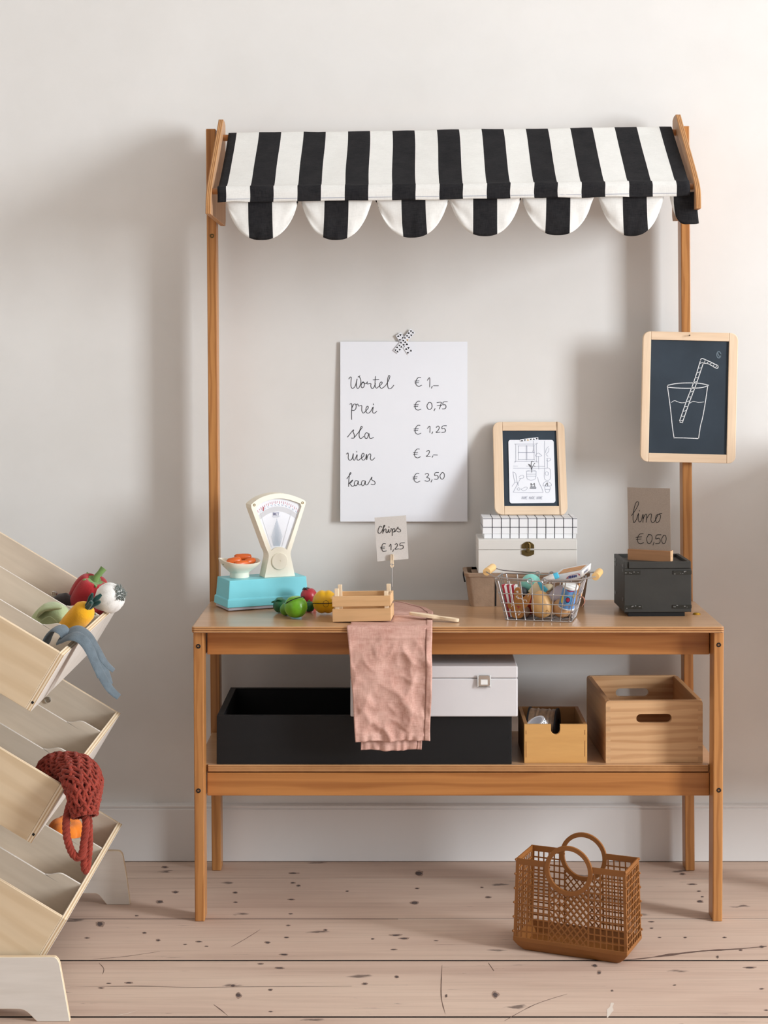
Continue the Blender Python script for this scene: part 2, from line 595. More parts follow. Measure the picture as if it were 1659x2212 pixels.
M['lemon'] = plain('lemon_print', C(236, 222, 40), 0.5, 0.4)
M['lilac'] = plain('lilac_paint', C(186, 172, 176), 0.6, 0.3)
M['leather'] = plain('brown_leather', C(150, 104, 86), 0.6, 0.3)
M['cardside'] = plain('box_card', C(220, 218, 218), 0.6, 0.3)
M['tan'] = plain('tan_bread', C(200, 150, 104), 0.6, 0.3, var=0.2, vscale=60)

# ------------------------------------------------------------------ the room
WY = 0.016                      # face of the back wall
def wall_mat():
    m, nt, bs = mat_new('off_white_plaster')
    v = coords(nt, (1, 1, 1), False)
    n = noise_tex(nt, v, 1.6, 5, 0.6)
    n2 = noise_tex(nt, v, 9, 4)
    c = ramp(nt, n, [(0.3, C(226, 224, 221)), (0.7, C(233, 231, 228))])
    c = mix(nt, c, ramp(nt, n2, [(0.35, (0.965, 0.962, 0.955, 1)), (0.6, (1, 1, 1, 1))]), 0.5, 'MULTIPLY')
    nt.links.new(c, bs.inputs['Base Color'])
    bs.inputs['Roughness'].default_value = 0.75
    bs.inputs['Specular IOR Level'].default_value = 0.2
    bump(nt, bs, noise_tex(nt, v, 14, 5, 0.6), 0.12, 0.003)
    return m
M['wall'] = wall_mat()
M['trim'] = plain('white_trim_paint', C(232, 230, 228), 0.45, 0.35, var=0.01, vscale=6)

def floor_mat():
    m, nt, bs = mat_new('bleached_pine_planks')
    n1 = noise_tex(nt, coords(nt, (1.6, 26, 26)), 1.0, 4, 0.6, 0.6)
    n2 = noise_tex(nt, coords(nt, (5, 160, 160)), 1.0, 3)
    n3 = noise_tex(nt, coords(nt, (1.1, 4.5, 4.5)), 1.0, 3)
    c = ramp(nt, n1, [(0.3, C(188, 161, 145)), (0.5, C(208, 183, 166)), (0.72, C(216, 193, 176))])
    c = mix(nt, c, ramp(nt, n3, [(0.35, C(192, 164, 149)), (0.65, C(218, 195, 177))]), 0.45)
    c = mix(nt, c, ramp(nt, n2, [(0.28, (0.74, 0.72, 0.70, 1)), (0.5, (1, 1, 1, 1))]), 0.42, 'MULTIPLY')
    # knots
    vo = nd(nt, 'ShaderNodeTexVoronoi', feature='F1', distance='EUCLIDEAN', voronoi_dimensions='2D')
    vv = coords(nt, (3.4, 9.0, 9.0))
    wob = noise_tex(nt, coords(nt, (30, 60, 60)), 1.0, 3)
    va = nd(nt, 'ShaderNodeVectorMath', operation='MULTIPLY_ADD')
    nt.links.new(wob, va.inputs[0]); va.inputs[1].default_value = (0.2, 0.3, 0.0); nt.links.new(vv, va.inputs[2])
    nt.links.new(va.outputs[0], vo.inputs['Vector']); vo.inputs['Scale'].default_value = 1.0
    k = ramp(nt, vo.outputs['Distance'], [(0.03, (1, 1, 1, 1)), (0.075, (0, 0, 0, 1))])
    sp = nd(nt, 'ShaderNodeSeparateColor'); nt.links.new(vo.outputs['Color'], sp.inputs[0])
    gt = nd(nt, 'ShaderNodeMath', operation='GREATER_THAN'); nt.links.new(sp.outputs[0], gt.inputs[0]); gt.inputs[1].default_value = 0.62
    mu = nd(nt, 'ShaderNodeMath', operation='MULTIPLY'); nt.links.new(k, mu.inputs[0]); nt.links.new(gt.outputs[0], mu.inputs[1])
    mm = nd(nt, 'ShaderNodeMath', operation='MULTIPLY'); nt.links.new(mu.outputs[0], mm.inputs[0]); mm.inputs[1].default_value = 0.78
    c = mix(nt, c, C(84, 70, 66), mm.outputs[0])
    # short dark cracks and specks
    n4 = noise_tex(nt, coords(nt, (9, 120, 120)), 1.0, 5, 0.7)
    cr = ramp(nt, n4, [(0.30, (1, 1, 1, 1)), (0.345, (0, 0, 0, 1))])
    n5 = noise_tex(nt, coords(nt, (1.7, 5, 5)), 1.0, 2)
    mk = nd(nt, 'ShaderNodeMath', operation='MULTIPLY'); nt.links.new(cr, mk.inputs[0])
    nt.links.new(ramp(nt, n5, [(0.46, (0, 0, 0, 1)), (0.58, (1, 1, 1, 1))]), mk.inputs[1])
    mk2 = nd(nt, 'ShaderNodeMath', operation='MULTIPLY'); nt.links.new(mk.outputs[0], mk2.inputs[0]); mk2.inputs[1].default_value = 0.7
    c = mix(nt, c, C(72, 62, 58), mk2.outputs[0])
    nt.links.new(c, bs.inputs['Base Color'])
    bs.inputs['Roughness'].default_value = 0.62
    bs.inputs['Specular IOR Level'].default_value = 0.25
    bump(nt, bs, n1, 0.15, 0.001)
    return m
M['floor'] = floor_mat()
M['gap'] = plain('dark_floor_gap', C(52, 44, 40), 0.9, 0.1)
M['dirt'] = plain('pale_joint_filler', C(222, 210, 198), 0.9, 0.1)

XL, XR, YF, ZT = -2.6, 6.2, -5.2, 3.9
struct(B().box(XL, XR, WY, WY + 0.12, -0.05, ZT).build('wall_back', M['wall']))
struct(B().box(XL - 0.1, XL, YF, WY, 0, ZT).build('wall_left', M['wall']))
wy0, wy1, wz0, wz1 = -4.35, -2.55, 0.60, 3.80
struct(B().prism([[(YF, 0), (WY, 0), (WY, ZT), (YF, ZT)], [(wy0, wz0), (wy1, wz0), (wy1, wz1), (wy0, wz1)]], XR, XR + 0.14, 'yz').build('wall_right', M['wall']))
struct(B().box(XL, XR + .14, YF, WY + .12, ZT, ZT + 0.1).build('ceiling', M['wall']))
wf = B()
for a, b, c, d in ((wy0, wy0 + .05, wz0, wz1), (wy1 - .05, wy1, wz0, wz1), (wy0, wy1, wz0, wz0 + .05), (wy0, wy1, wz1 - .05, wz1)):
    wf.box(XR + .05, XR + .09, a, b, c, d)
struct(wf.build('window_1', M['trim']))
# skirting board with a beaded top
sk = B()
hz = PZ(1738, CD)
sk.prism([(WY, 0.002), (0, 0.002), (0, hz - .012), (0.003, hz - .0095), (0.0008, hz - .0065), (0.0008, hz - .004), (0.004, hz - .002), (WY, hz)], XL, XR, 'yz')
struct(sk.build('baseboard_back', M['trim']))
# added unseen box on legs, placed to shade the lower right wall
shade_b = B().box(1.06, 2.1, -.34, -.0005, .26, .98)
shade_b.box(1.03, 2.13, -.365, -.0005, .9802, 1.005)
for a, b in ((1.06, -.34), (2.06, -.34), (1.06, -.042), (2.06, -.042)):
    shade_b.box(a, a + .04, b, b + .04, 0, .26)
struct(shade_b.build('added_shade_box', M['trim'], bevel=.003))

fl = struct(B().box(XL, XR, YF, WY + .05, -0.06, -0.022).build('floor', M['gap']))
def dep(y): return HC * F / (y - YH)
joints = [0.013] + [dep(y) - CD for y in (1897, 1985, 2075, 2197)]
while joints[-1] > YF + .3:
    joints.append(joints[-1] - (0.262 + 0.03 * sin(len(joints) * 2.3)))
gapw = [0.002, 0.0012, 0.003, 0.0065, 0.0065]
for i in range(len(joints) - 1):
    y1, y0 = joints[i], joints[i + 1]
    g1 = gapw[i] if i < 5 else .002
    g0 = gapw[i + 1] if i + 1 < 5 else .002
    xs = [XL, -1.45 + (i * 1.37 % 1.1) if i not in (1, 2, 3, 4) else -1.9, 2.1 + (i * .71 % .9), XR]
    for k in range(3):
        b = B().box(xs[k] + .0008, xs[k + 1] - .0008, y0 + g0 / 2, y1 - g1 / 2, -0.022, 0, 0, 1, 'z')
        b.build('plank', [M['floor'], M['gap']], fl)
# paint-filled joint and one old split visible on the boards
B().box(-.2, XR, joints[1] - .0010, joints[1] + .0010, -0.01, -0.0002).build('joint_filler', M['dirt'], fl)
B().box(.0, XR, joints[2] - .0012, joints[2] + .0012, -0.01, -0.0003).build('joint_filler', M['dirt'], fl)
def floor_mark(pts, w, mat, name):
    b = B()
    pp = catmull([onz(x, y, 0.0003) for x, y in pts], 6)
    n = len(pp)
    vv = []
    for i, p in enumerate(pp):
        t = (pp[min(i + 1, n - 1)] - pp[max(i - 1, 0)]).normalized()
        nn = Vector((-t.y, t.x, 0)) * w * (0.25 + 0.75 * sin(pi * min(1, max(0, (i + .6) / n)))) * (0.7 + .6 * noise.noise(p * 60))
        vv += [p + nn, p - nn]
    b.add(vv, [(2 * i, 2 * i + 1, 2 * i + 3, 2 * i + 2) for i in range(n - 1)])
    return b.build(name, mat, fl)
M['split'] = plain('dark_wood_split', C(112, 92, 84), 0.9, 0.1, var=0.25, vscale=60)
floor_mark([(1345, 2074), (1400, 2069), (1450, 2062), (1520, 2054), (1590, 2050), (1656, 2044)], 0.006, M['split'], 'wood_split')
floor_mark([(1323, 2166), (1318, 2182), (1312, 2198)], 0.006, M['dirt'], 'joint_filler')
KN = [(356,1873,14,4),(379,1927,13,5),(345,1948,16,7),(634,1886,20,3),(633,1907,10,3),(645,1913,9,4),(508,1928,10,4),(509,1949,9,3),(629,1943,15,3),(628,1974,10,3),(295,1978,8,3),(216,1996,18,11),
 (312,2015,9,4),(188,2026,11,3),(342,2031,10,4),(578,2036,12,5),(619,2025,11,3),(614,2062,18,4),(603,2091,22,4),(563,2082,13,3),(278,2123,16,4),(235,2124,12,3),(218,2134,12,3),(503,2129,12,5),(515,2150,13,12),
 (584,2138,10,4),(585,2185,9,3),(788,2125,11,5),(623,1999,9,3),(703,2009,8,4),(750,1925,7,3),(805,2028,8,3),(905,1886,17,11),(895,1950,18,7),(1055,1938,14,4),(901,1919,9,3),(1041,1917,6,3),(855,2020,24,4),(872,2027,22,4),
 (850,2051,14,3),(942,2032,10,2),(964,2151,5,7),(1070,2149,14,14),(857,2110,9,6),(1322,2140,6,4),(1457,2128,7,3),(1620,2090,24,4),(1645,2136,10,3),(1655,2182,10,3),(1495,1910,19,3),(1510,1925,9,3),(1517,1937,7,3),(1512,1947,14,6),
 (1407,1991,12,3),(1407,2005,8,3),(1565,2025,8,3),(1480,2025,8,3),(1425,2025,8,2),(1550,2067,6,6),(1645,2045,10,5),(1600,2052,8,4),(1285,2086,12,7),(1294,2101,9,8),(1474,1888,13,4),(430,2034,14,3),(400,2040,9,2),(446,2044,9,2)]
M['knot_halo'] = plain('knot_halo', C(160, 136, 122), 0.8, 0.15, var=0.2, vscale=90)
M['knot'] = plain('dark_knot', C(92, 80, 78), 0.8, 0.15, var=0.3, vscale=120)
kb, kh_ = B(), B()
rr = random.Random(5)
for (px, py, w, h) in KN:
    for bb_, sc_k, zz_k in ((kh_, 1.0, .0002), (kb, .62, .0004)):
        pts = []
        for k in range(12):
            a = 2 * pi * k / 12
            f = sc_k * rr.uniform(.75, 1.15)
            p = onz(px + w * .62 * f * cos(a), py + h * .62 * f * sin(a), zz_k)
            pts.append(p)
        bb_.add(pts, [tuple(range(12))])
kh_.build('knot_halos', M['knot_halo'], fl)['kind'] = 'stuff'
kb.build('knots', M['knot'], fl)['kind'] = 'stuff'
for q in ([(462, 2170), (478, 2182), (492, 2194)], [(955, 2085), (953, 2150), (962, 2190)], [(1090, 2205), (1155, 2170), (1225, 2147)], [(1055, 2080), (1067, 2097)], [(214, 2080), (224, 2092), (222, 2104)], [(500, 2045), (530, 2028), (562, 2008)], [(200, 2072), (270, 2066), (345, 2055)]):
    floor_mark(q, .0011, M['split'], 'scratch')
floor_mark([(245, 2195), (270, 2190), (297, 2183)], .0012, M['dirt'], 'scratch')
floor_mark([(150, 2132), (300, 2130), (420, 2133), (560, 2131), (760, 2130)], 0.0014, M['split'], 'wood_split')

# ------------------------------------------------------------------ the play-shop stand
st = thing('play_shop_stand', (0.12, -0.2, 0), 'orange pine play shop stand with plywood counter, lower shelf and scalloped awning', 'play shop')
ZTOP = PZ(1354, 3.57)          # counter surface
ZSH = PZ(1652.5, 3.626)        # lower shelf surface
TT = 0.0131
def leg(xb0, xb1, xt0, xt1, y0, y1, z0, z1, name, mat):
    b = B()
    b.hexa([(xb0, y0, z0), (xb1, y0, z0), (xb1, y1, z0), (xb0, y1, z0)], [(xt0, y0, z1), (xt1, y0, z1), (xt1, y1, z1), (xt0, y1, z1)])
    return b.build(name, mat, st, bevel=0.0022)
leg(PX(421, 3.586), PX(421, 3.586) + .0205, PX(417.3, 3.586), PX(417.3, 3.586) + .0212, -.414, -.366, 0.0002, ZTOP - TT, 'front_leg', M['pine_z'])
leg(PX(1560.5, 3.586) - .0205, PX(1560.5, 3.586), PX(1564, 3.586) - .0215, PX(1564, 3.586), -.414, -.366, 0.0002, ZTOP - TT, 'front_leg', M['pine_z'])
leg(PX(457.5, 3.932), PX(457.5, 3.932) + .0215, PX(444.5, 3.932), PX(444.5, 3.932) + .0225, -.068, -.024, 0.0002, PZ(278, 3.932), 'rear_post', M['pine_z'])
leg(PX(1501, 3.932) - .0215, PX(1501, 3.932), PX(1490, 3.932) - .0225, PX(1490, 3.932), -.068, -.024, 0.0002, PZ(272, 3.932), 'rear_post', M['pine_z'])
XA, XB = -.433, .684
tt = [(XA + .004, -.43), (XB - .004, -.43), (XB, -.426), (XB, -.0695), (XB - .026, -.0695), (XB - .026, -.052), (XA + .028, -.052), (XA + .028, -.0695), (XA, -.0695), (XA, -.426)]
B().prism(tt, ZTOP - TT, ZTOP, 'xy', 0, 1).build('counter_top', [M['pine_top'], M['pine_edge']], st, bevel=0.0028, seg=3)
sh = [(-.405, -.374), (.6605, -.374), (.6605, -.365), (XB - .001, -.365), (XB - .001, -.0695), (XB - .026, -.0695), (XB - .026, -.055), (XA + .0285, -.055), (XA + .0285, -.0695), (XA + .003, -.0695), (XA + .003, -.365), (-.405, -.365)]
B().prism(sh, ZSH - .0148, ZSH, 'xy', 0, 1).build('lower_shelf', [M['pine_top'], M['pine_edge']], st, bevel=0.0012)
B().box(-.4065, .6625, -.3735, -.352, PZ(1414, 3.6265), ZTOP - TT - .0002).build('front_rail', M['pine'], st, bevel=0.0015)
B().box(-.4065, .6625, -.3735, -.352, PZ(1719, 3.6265), ZSH - .0168).build('front_rail', M['pine'], st, bevel=0.0015)
for x, z0 in ((-.4285, .555), (.663, .555), (-.4285, .2532), (.663, .2532)):
    B().box(x, x + .0195, -.3655, -.0685, z0, z0 + .047).build('side_rail', M['pine'], st, bevel=0.0015)
def bolt(px, py, d, r, y, mat='bolt', name='bolt'):
    c = Vector((PX(px, d), y, PZ(py, d)))
    A = axisframe(c, (0, -1, 0))
    b = B().lathe([(r, -.006), (r, .0004), (r * .86, .0012), (r * .5, .0012), (r * .42, -.0012), (0, -.0012)], 18, 0, A)
    return b.build(name, M[mat], st, smooth=True)
for px, py in ((428.5, 1396), (428.8, 1708), (1552.7, 1393), (1553, 1707)):
    bolt(px, py, 3.586, .0049, -.414)
bolt(458, 509.5, 3.932, .0052, -.068, 'brass', 'screw')

# awning brackets: plywood plates standing out from the posts
def bracket(x0, x1, dz):
    T = lambda py, d: (d - CD, PZ(py, d) + dz)
    fr = catmull([T(270, 3.908), T(330, 3.802), T(385, 3.712), T(412, 3.676), T(432, 3.664), T(462, 3.66)], 5)
    loop = [(-.028, T(262, 3.93)[1] - .004), (-.045, T(262, 3.93)[1] + .002), (-.072, T(262, 3.93)[1] + .004), (-.086, T(264, 3.915)[1] - .002)]
    loop += [(p[0], p[1]) for p in fr[1:]]
    loop += [(-.03, T(487, 3.96)[1] - .0008), (-.022, T(487, 3.96)[1] + .012)]
    return B().prism(loop, x0, x1, 'yz', 0, 1).build('awning_bracket', [M['bracket'], M['bracket_edge']], st, bevel=0.001)
bracket(-.4140, -.4025, 0.0)
bracket(.6395, .6515, 0.0115)
# spacers tie the brackets to the posts
B().box(-.4215, -.4142, -.066, -.03, 1.58, 1.66).build('spacer_block', M['bracket'], st)
B().box(.6515, .6525, -.066, -.03, 1.58, 1.66).build('spacer_block', M['bracket'], st)
def dowel(pyl, dl, dz, r, name='awning_dowel'):
    z = PZ(pyl, dl); y = dl - CD
    B().tube([(-.4022, y, z), (.6393, y, z + dz)], r, 16).build(name, M['pine'], st, smooth=True)
dowel(298, 3.925, .0125, .0075)
dowel(413.5, 3.692, .0105, .0068)
for x, py, d, dz in ((-.4082, 397, 3.706, 0), (.6455, 397, 3.706, .0115)):
    c = Vector((x, d - CD - .0002, PZ(py, d) + dz))
    B().lathe([(.0036, -.004), (.0036, .0006), (.002, .0010), (0, .0004)], 14, 0, axisframe(c, (0, -.8, .55))).build('screw', M['steel'], st, smooth=True)

# striped cloth over the two dowels
def zt(x): return 0.0 + (x + .39) / 1.02 * .0135
stripes = []           # (x0, x1, is_black)
k = -1

edges = [-.39]
per, x0s = .1023, -.3198
for k in range(-1, 11):
    for e, blk in ((x0s + k * per, True), (x0s + k * per + .0508, False)):
        edges.append(e)
edges = sorted(e for e in edges if -.39 <= e < .6295)
cols = []
for i, e in enumerate(edges):
    n = edges[i + 1] if i + 1 < len(edges) else .6295
    m_ = (e + n) / 2
    blk = ((m_ - x0s) % per) < .0508
    for q in range(3):
        cols.append((e + (n - e) * q / 3, blk))
cols.append((.6295, None))
path = [(3.936, PZ(290, 3.93)), (3.929, PZ(288.5, 3.925) + .0005), (3.918, PZ(289, 3.915)), (3.87, 0), (3.80, 0), (3.74, 0), (3.700, PZ(403, 3.692) + .002), (3.686, PZ(404, 3.688) + .0005), (3.678, PZ(412, 3.68)), (3.676, PZ(424, 3.676)), (3.676, PZ(437, 3.676))]
zA, zB, dA, dB = path[2][1], path[6][1], path[2][0], path[6][0]
pp = []
for d, z in path:
    if z == 0:
        t = (d - dA) / (dB - dA)
        z = zA + (zB - zA) * t - .0035 * sin(pi * t)
    pp.append((d - CD, z))
pf = catmull([(0, a, b) for a, b in pp], 3)
nv = len(pf) - 1
def cf(u, v):
    i = round(u * (len(cols) - 1)); j = round(v * nv)
    x = cols[i][0]; p = pf[j]
    t = j / nv
    wob = .0035 * sin(pi * min(1, t * 1.2)) * noise.noise((x * 7, t * 2.2, 1.7)) + .0016 * noise.noise((x * 24, t * 5, 4))
    if t > .82:
        wob += .0022 * noise.noise((x * 16, 3, t * 4))
    sag = .0016 * noise.noise((x * 9, 8.8, 0)) * (1 if t > .9 else 0)
    return (x + .0015 * noise.noise((t * 5, x * 3, 9)), p.y - wob * .8, p.z + wob * .6 + zt(x) + sag)
aw = B().grid(len(cols) - 1, nv, cf, lambda i, j: 1 if cols[i][1] else 0).build('awning_cloth', [M['canvas_w'], M['canvas_b']], st, smooth=True, ang=80, solid=.0012)
# back flap of the hem, in front of which nothing hangs, and a stitched seam
sm = B()
for i in range(len(cols) - 1):
    if not cols[i][1]:
        xa, xb = cols[i][0], cols[i + 1][0]
        sm.add([(xa, -.3262, PZ(431, 3.674) + zt(xa)), (xb, -.3262, PZ(431, 3.674) + zt(xb)), (xb, -.3262, PZ(430, 3.674) + zt(xb)), (xa, -.3262, PZ(430, 3.674) + zt(xa))], [(0, 1, 2, 3)])
sm.build('hem_stitching', M['ink_pale'], aw)['kind'] = 'stuff'
scs = [(564, 78, 88, 562, 2), (729.5, 76, 90, 727, -3), (887, 78, 87, 893, 4), (1048.5, 77, 86, 1048, 0), (1207.5, 77, 86, 1206, -2), (1362, 70, 90, 1371, 3), (1476, 29, 66, 1480, 5)]
for idx, (cx, w, L, bc, lean) in enumerate(scs):
    x0, x1 = cx - w, cx + w
    bx = [x0, bc - 26, bc + 26, x1]
    if idx == 6:
        bx = [x0, 1455, x1, x1 + 0]
    sl = []
    tab = [(bx[0], bx[1], 0), (bx[1], bx[2], 1), (bx[2], bx[3], 0)]
    if idx == 0: tab[2] = (bx[2], x1 - 3, 0); tab.append((x1 - 3, x1, 1))
    if idx in (2,): tab[0] = (bx[0] + 5, bx[1], 0); tab.insert(0, (bx[0], bx[0] + 5, 1))
    if idx == 3: tab[2] = (bx[2], x1 - 3, 0); tab.append((x1 - 3, x1, 1))
    for a, b_, blk in tab:
        if b_ - a < .5: continue
        n = max(2, int((b_ - a) / 5))
        sl += [(a + (b_ - a) * q / n, blk) for q in range(n)]
    sl.append((x1, None))
    d0 = 3.683
    ztop = PZ(428, d0)
    def sf(u, v, sl=sl, cx=cx, w=w, L=L, idx=idx, lean=lean):
        i = round(u * (len(sl) - 1))
        px = sl[i][0]
        q = abs(px - cx) / w
        if idx == 6:
            q = max(0, (cx - px) / w) * .9 + max(0, (px - cx) / w) ** 3 * .25
        ln = (L + 4) * max(0, 1 - q ** 2.4) ** 0.68 / 1000
        if q > .985: ln = max(ln, .012)
        X = (px - 860) * d0 / F + lean * .001 * v * v
        z = ztop - v * ln + zt(X)
        y = d0 - CD + .010 * (q ** 3) * v + .006 * v * v * noise.noise((X * 20, v * 2, idx)) + .004 * v * noise.noise((X * 50, v * 3, idx + 5))
        return (X, y, z)
    B().grid(len(sl) - 1, 12, sf, lambda i, j, sl=sl: 1 if sl[i][1] else 0).build('scallop', [M['canvas_w'], M['canvas_b']], aw, smooth=True, ang=80, solid=.0014)

# ------------------------------------------------------------------ price list on the wall
pd = CD + WY - .003
def zm(z0x, z0y, s, d):
    return lambda x, y: P(z0x + x / s, z0y + y / s, d)
q3 = zm(700, 690, 4.6083, pd)
sheet = B()
c4 = [q3(162, 222), q3(1427, 222), q3(1427, 2012), q3(162, 2012)]
PN = Vector((-0.014, 1, -0.020))            # the foot of the sheet and its left edge stand off the wall a little
PP = Vector((PX(1008, pd), WY - .0012, PZ(738, pd)))
def qpl(x, y, off=0.0):
    return R(700 + x / 4.6083, 690 + y / 4.6083, PP, PN) + Vector((0, -off, 0))
c4 = [qpl(162, 222), qpl(1427, 222), qpl(1427, 2012), qpl(162, 2012)]
sheet.hexa([c4[3], c4[2], c4[2] + Vector((0, .0006, 0)), c4[3] + Vector((0, .0006, 0))], [c4[0], c4[1], c4[1] + Vector((0, .0006, 0)), c4[0] + Vector((0, .0006, 0))])
sheet = sheet.build('price_list', M['paper'])
tag(sheet, 'large white handwritten vegetable price list taped to the wall', 'paper sheet')
W = [
 [(248,592),(262,573),(272,580),(268,640),(272,675),(288,686),(312,660),(330,590),(322,640),(328,680),(345,684),(365,640),(366,600),(350,570),(338,575),(358,562)],
 [(372,650),(378,630),(392,622),(402,640),(398,668),(382,682),(370,668),(372,645),(390,628),(415,640),(432,622)],
 [(432,622),(430,642),(465,638),(466,665),(478,688),(495,678),(512,640)],
 [(512,568),(508,640),(512,672),(525,684),(545,668),(572,645),(580,630),(568,622),(555,640),(556,668),(572,686),(600,670),(625,640),(650,590),(655,562),(642,562),(634,600),(634,660),(645,688),(670,684),(695,655)],
 [(490,602),(545,600)],
 [(1030,605),(1052,582),(1052,672)], [(1078,666),(1070,684)], [(1090,660),(1138,660)],
 [(258,845),(272,836),(278,860),(274,930),(275,995)], [(278,880),(300,842),(318,850),(318,885),(300,905),(282,905)],
 [(318,852),(335,842),(345,862),(375,858),(376,905),(390,932),(410,918),(435,890),(442,872),(430,865),(417,890),(420,922),(440,934),(465,915),(490,870),(484,920),(500,934),(525,915)],
 [(492,840),(494,850)],
 [(1040,830),(1025,860),(1035,890),(1058,895),(1076,870),(1070,835),(1050,825),(1038,832)], [(1105,888),(1096,908)],
 [(1125,828),(1166,825),(1162,850),(1150,890)], [(1128,858),(1172,855)],
 [(1228,820),(1190,822),(1184,850),(1205,848),(1215,868),(1205,888),(1180,890)],
 [(235,1170),(275,1120),(295,1098),(290,1120),(302,1150),(298,1180),(275,1182)],
 [(305,1172),(355,1110),(380,1075),(370,1066),(352,1120),(352,1170),(368,1186),(395,1165)],
 [(440,1135),(420,1128),(405,1155),(412,1182),(430,1182),(448,1135),(450,1170),(465,1186),(492,1175)],
 [(1030,1085),(1054,1062),(1054,1125)], [(1082,1120),(1074,1138)],
 [(1118,1075),(1135,1060),(1148,1078),(1135,1105),(1115,1125),(1155,1122)],
 [(1218,1058),(1180,1062),(1175,1088),(1198,1086),(1210,1105),(1200,1122),(1172,1125)],
 [(225,1340),(238,1328),(242,1350),(242,1385),(258,1402),(280,1385),(292,1335),(290,1385),(305,1400),(330,1345),(328,1388),(342,1402),(365,1385),(395,1360),(398,1338),(385,1333),(372,1360),(378,1392),(398,1400),(415,1378),(424,1340),(425,1398),(434,1360),(455,1338),(466,1350),(462,1385),(478,1402),(505,1378)],
 [(325,1314),(326,1320)],
 [(1022,1315),(1040,1302),(1050,1318),(1038,1345),(1018,1365),(1058,1362)], [(1084,1358),(1078,1372)], [(1090,1348),(1128,1350)],
 [(228,1585),(255,1550),(270,1530),(258,1530),(248,1590),(245,1662)], [(245,1640),(270,1610),(287,1598),(268,1625),(255,1628),(282,1662),(302,1652)],
 [(335,1608),(315,1605),(302,1630),(312,1655),(330,1645),(342,1608),(342,1640),(358,1648),(372,1640)],
 [(405,1608),(385,1605),(372,1630),(382,1655),(400,1645),(412,1608),(412,1640),(428,1648),(440,1636)],
 [(440,1636),(465,1590),(478,1568),(475,1595),(500,1610),(510,1630),(495,1645),(470,1640)],
 [(1008,1540),(1030,1533),(1042,1550),(1022,1572),(1045,1580),(1050,1600),(1030,1612),(1005,1605)], [(1076,1596),(1066,1618)],
 [(1140,1523),(1108,1526),(1102,1555),(1125,1552),(1138,1570),(1128,1590),(1100,1590)],
 [(1172,1528),(1155,1555),(1162,1582),(1180,1590),(1198,1565),(1195,1535),(1180,1523),(1168,1532)],
]
for ex, ey in ((0, 0), (-7, 237), (-7, 477), (-13, 712), (-18, 955)):
    W += [[(962 + ex, 578 + ey), (940 + ex, 578 + ey), (920 + ex, 602 + ey), (914 + ex, 632 + ey), (922 + ex, 656 + ey), (945 + ex, 666 + ey), (972 + ex, 655 + ey)],
          [(904 + ex, 614 + ey), (945 + ex, 611 + ey)], [(904 + ex, 632 + ey), (940 + ex, 629 + ey)]]
qi = lambda x, y: qpl(x, y, .0004)
strokes('handwriting', W, qi, 3.0, M['ink'], sheet)['kind'] = 'stuff'
def washi(name, a, b, w, mp, parent, label, nrow, gold, lift=None):
    """patterned tape from a to b (2-D), width w, little printed triangles"""
    a, b = Vector(a), Vector(b)
    t = (b - a); L = t.length; t.normalize(); n = Vector((-t.y, t.x))
    bb = B()
    bb.add([mp(*(a + n * w / 2)), mp(*(b + n * w / 2)), mp(*(b - n * w / 2)), mp(*(a - n * w / 2))], [(0, 1, 2, 3)])
    o = bb.build(name, M['paper'], parent, solid=.0003, label=label)
    tr, gd = B(), B()
    nx = int(L / (w / nrow) / 1.05)
    s = w / nrow * .36
    off = Vector((0, -.0006, 0))
    for i in range(nx):
        for j in range(nrow):
            c = a + t * (L * (i + .5) / nx) + n * (w * ((j + .5) / nrow - .5))
            sg = 1 if (i + j) % 2 else -1
            tri = [c + n * s * sg, c - n * s * sg * .8 + t * s, c - n * s * sg * .8 - t * s]
            (gd if (i, j) in gold else tr).add([mp(*p) + off for p in tri], [(0, 1, 2)])
    tr.build('triangle_print', M['black'], o if parent is None else parent)
    if gd.v: gd.build('triangle_print', M['gold'], o if parent is None else parent)
    return o
qt = lambda x, y: qpl(x, y, .0010)
wa = washi('tape_strip', (740, 145), (860, 338), 62, qt, None, None, 2, {(6, 1)})
tag(wa, 'patterned tape strip running down rightwards across top of price list', 'tape')
qt2 = lambda x, y: qpl(x, y, .0018)
wb = washi('tape_strip', (885, 112), (712, 325), 58, qt2, None, None, 2, {(3, 0)})
tag(wb, 'patterned tape strip running down leftwards across top of price list', 'tape')

